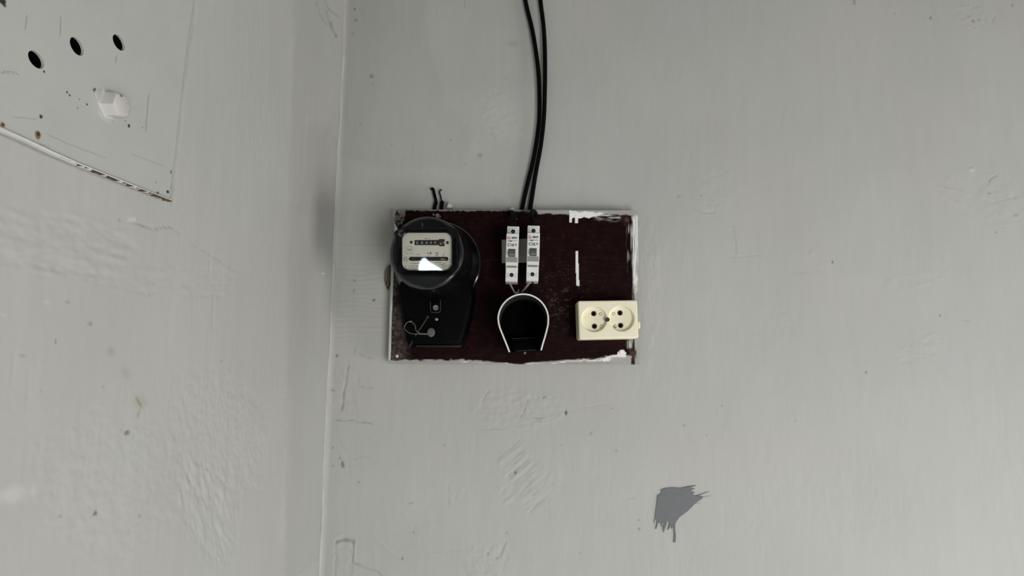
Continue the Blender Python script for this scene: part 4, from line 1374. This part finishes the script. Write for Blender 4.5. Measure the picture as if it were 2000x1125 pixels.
def squ(fx, fz):                                  # bilinear on the socket face
    a = Vector(s4[3]).lerp(Vector(s4[2]), fx); b = Vector(s4[0]).lerp(Vector(s4[1]), fx)
    return tuple(a.lerp(b, fz))


cor = rrect2(0, 0, 1, 1, 0.0001)
outl = []
for (fx, fz, sx, sz) in ((1, 1, 1, 1), (0, 1, -1, 1), (0, 0, -1, -1), (1, 0, 1, -1)):
    a0 = {(1, 1): 0, (-1, 1): 90, (-1, -1): 180, (1, -1): 270}[(sx, sz)]
    for k in range(6):
        a = math.radians(a0 + 18 * k)
        outl.append(squ(fx - sx * .036 + .036 * math.cos(a), fz - sz * .056 + .056 * math.sin(a)))
rings = [w2(inset(outl, -.0004), BD), w2(inset(outl, -.0004), .040), w2(outl, .0405)]
for k in range(5):
    a = math.pi / 2 * k / 4
    rings.append(w2(inset(outl, .0022 * (1 - math.cos(a))) if k else outl, SD - .0022 + .0022 * math.sin(a)))
mb = MB()
mb.loft(rings, True, False)
face_l = inset(outl, .0022)
cups = []
for (x, y, r) in ((1160.6, 623.5, 26.0), (1214.0, 622.2, 26.0)):
    c = P(x, y, SD)
    cups.append(circle2(c.x, c.z, r / scl(SD), 40))
plate(mb, face_l, cups, lambda p: (p[0], -SD, p[1]))
for cp in cups:
    rr2 = [w2(cp, SD), w2(inset(cp, .0009), SD - .0006), w2(inset(cp, .0016), SD - .0060), w2(inset(cp, .0024), SD - .0068)]
    mb.loft(rr2, False, False)
CF = SD - .0068
pins = [[(1159.6, 612.3), (1161, 637)], [(1211, 611), (1212.2, 635.5)]]
for cp, pp in zip(cups, pins):
    hs = []
    for (x, y) in pp:
        c = P(x, y, CF); hs.append(circle2(c.x, c.z, 5.6 / scl(CF), 20))
    plate(mb, inset(cp, .0024), hs, lambda p: (p[0], -CF, p[1]))
    for h_ in hs:
        mb.loft([w2(h_, CF), w2(inset(h_, .0004), CF - .0008), w2(inset(h_, .0005), CF - .012)], False, False)
mb.build('socket_body', M_cream, so, 35)
M_hole = mat('brass_socket_well', (0.020, 0.018, 0.014), 0.6, .3)
for pp in pins:
    for (x, y) in pp:
        mb = MB(); c = P(x, y, CF)
        h_ = circle2(c.x, c.z, 4.9 / scl(CF), 20)
        mb.loft([w2(h_, CF - .0016), w2(inset(h_, .0014), CF - .0018), w2(inset(h_, .0015), CF - .010)], False, True)
        mb.build('pin_hole', M_hole, so, 40)
mb = MB(); c = P(1186.5, 624.2, SD)
ro_ = 4.3 / scl(SD)
mb.loft([[(c.x + ro_ * s * math.cos(a), -SD - h, c.z + ro_ * s * math.sin(a)) for a in [2 * math.pi * k / 20 for k in range(20)]] for h, s in ((-.004, 1), (.0004, 1), (.0008, .85), (.0008, .7), (.0002, .6), (.0002, .1))])
tag(mb.build('centre_screw', mat('brown_screw', (0.07, 0.045, 0.03), .5, .4), so, 40), 'brown centre screw')
mb = MB()
strokes(mb, [(1184, 626, 1189, 622.3, 1.2)], SD + .0009, 1.2)
mb.build('screw_slot', M_ink, so)
mb = MB()
KS = CF + .0002
for x, y in ((1173.2, 613.2), (1198.2, 612.6)):
    ring_strokes(mb, x, y, 2.7, KS, .9, 16)
for x, y in ((1174.8, 637.6), (1201, 637.6)):
    ring_strokes(mb, x, y, 3.0, KS, .9, 16, lambda t: .68 < t < .82)
    strokes(mb, [(x, y - 5, x, y - .5, 1.0)], KS, 1)
strokes(mb, [(1198.5, 637, 1203.5, 640.5, 1.6)], KS, 1)
mb.build('moulded_mark', mat('mark_olive', (.20, .18, .09), .6), so)
mb = MB()
prism(mb, px2([(1247, 628), (1250, 629), (1251, 634), (1250.5, 641), (1247, 643)], .036), .030, .036, .001)
mb.build('cable_knockout', M_cream, so, 40)

# ------------------------------------------------------------------ dark paint dabbed on the wall (brush strokes running off it)
mb = MB()
body = [(1291, 956), (1300, 953), (1316, 952), (1330, 953), (1343, 950), (1359, 948), (1346, 954), (1357, 954.5), (1349, 957), (1357, 962), (1351, 966), (1360, 968), (1381, 961), (1370, 965), (1362, 969.5),
        (1372, 969), (1373, 972), (1366, 977), (1357, 983), (1352, 989), (1344, 997), (1336, 1003), (1327, 1010), (1321, 1018), (1319, 1022), (1318.5, 1032), (1320, 1045), (1319.5, 1057), (1316.5, 1060), (1315, 1058),
        (1316, 1045), (1315, 1026), (1312, 1033), (1311, 1026), (1306, 1033), (1304, 1035), (1307, 1021), (1304, 1016), (1298, 1034), (1296, 1040), (1294, 1032), (1297, 1022), (1296, 1017), (1292, 1029), (1290.5, 1024),
        (1288, 1021), (1285, 1021), (1282, 1032), (1280, 1033), (1282, 1022), (1283, 1014), (1279.5, 1014), (1277, 1021), (1279, 1009), (1280, 1000), (1282, 985), (1284, 967), (1288, 966), (1291, 962)]
pz = px2(body, 0.0)
ps = px2(body, 0.0)
bm_pts = [(a, -0.0002, b) for a, b in ps]
plate(mb, ps, [], lambda p: (p[0], -0.0011, p[1]))
mb.loft([[(a, 0.0006, b) for a, b in ps], [(a, -0.0011, b) for a, b in ps]], False, False)
sm = mb.build('paint_smear', M_smear, wall_back)
tag(sm, 'dark grey dab of brushed paint with a run below it')
mb = MB()
for (x0, y0, x1, y1, w) in ((1349, 985, 1362, 983, .9), (1356, 984, 1368, 982, .6), (1374, 971, 1390, 968, .5), (1381, 962, 1386, 960, .6)):
    a, b = P(x0, y0, .0008), P(x1, y1, .0008)
    mb.tube([a, b], [w / 1250 * .5, w / 1250 * .15], 5)
mb.build('brush_streak', M_smear, wall_back)
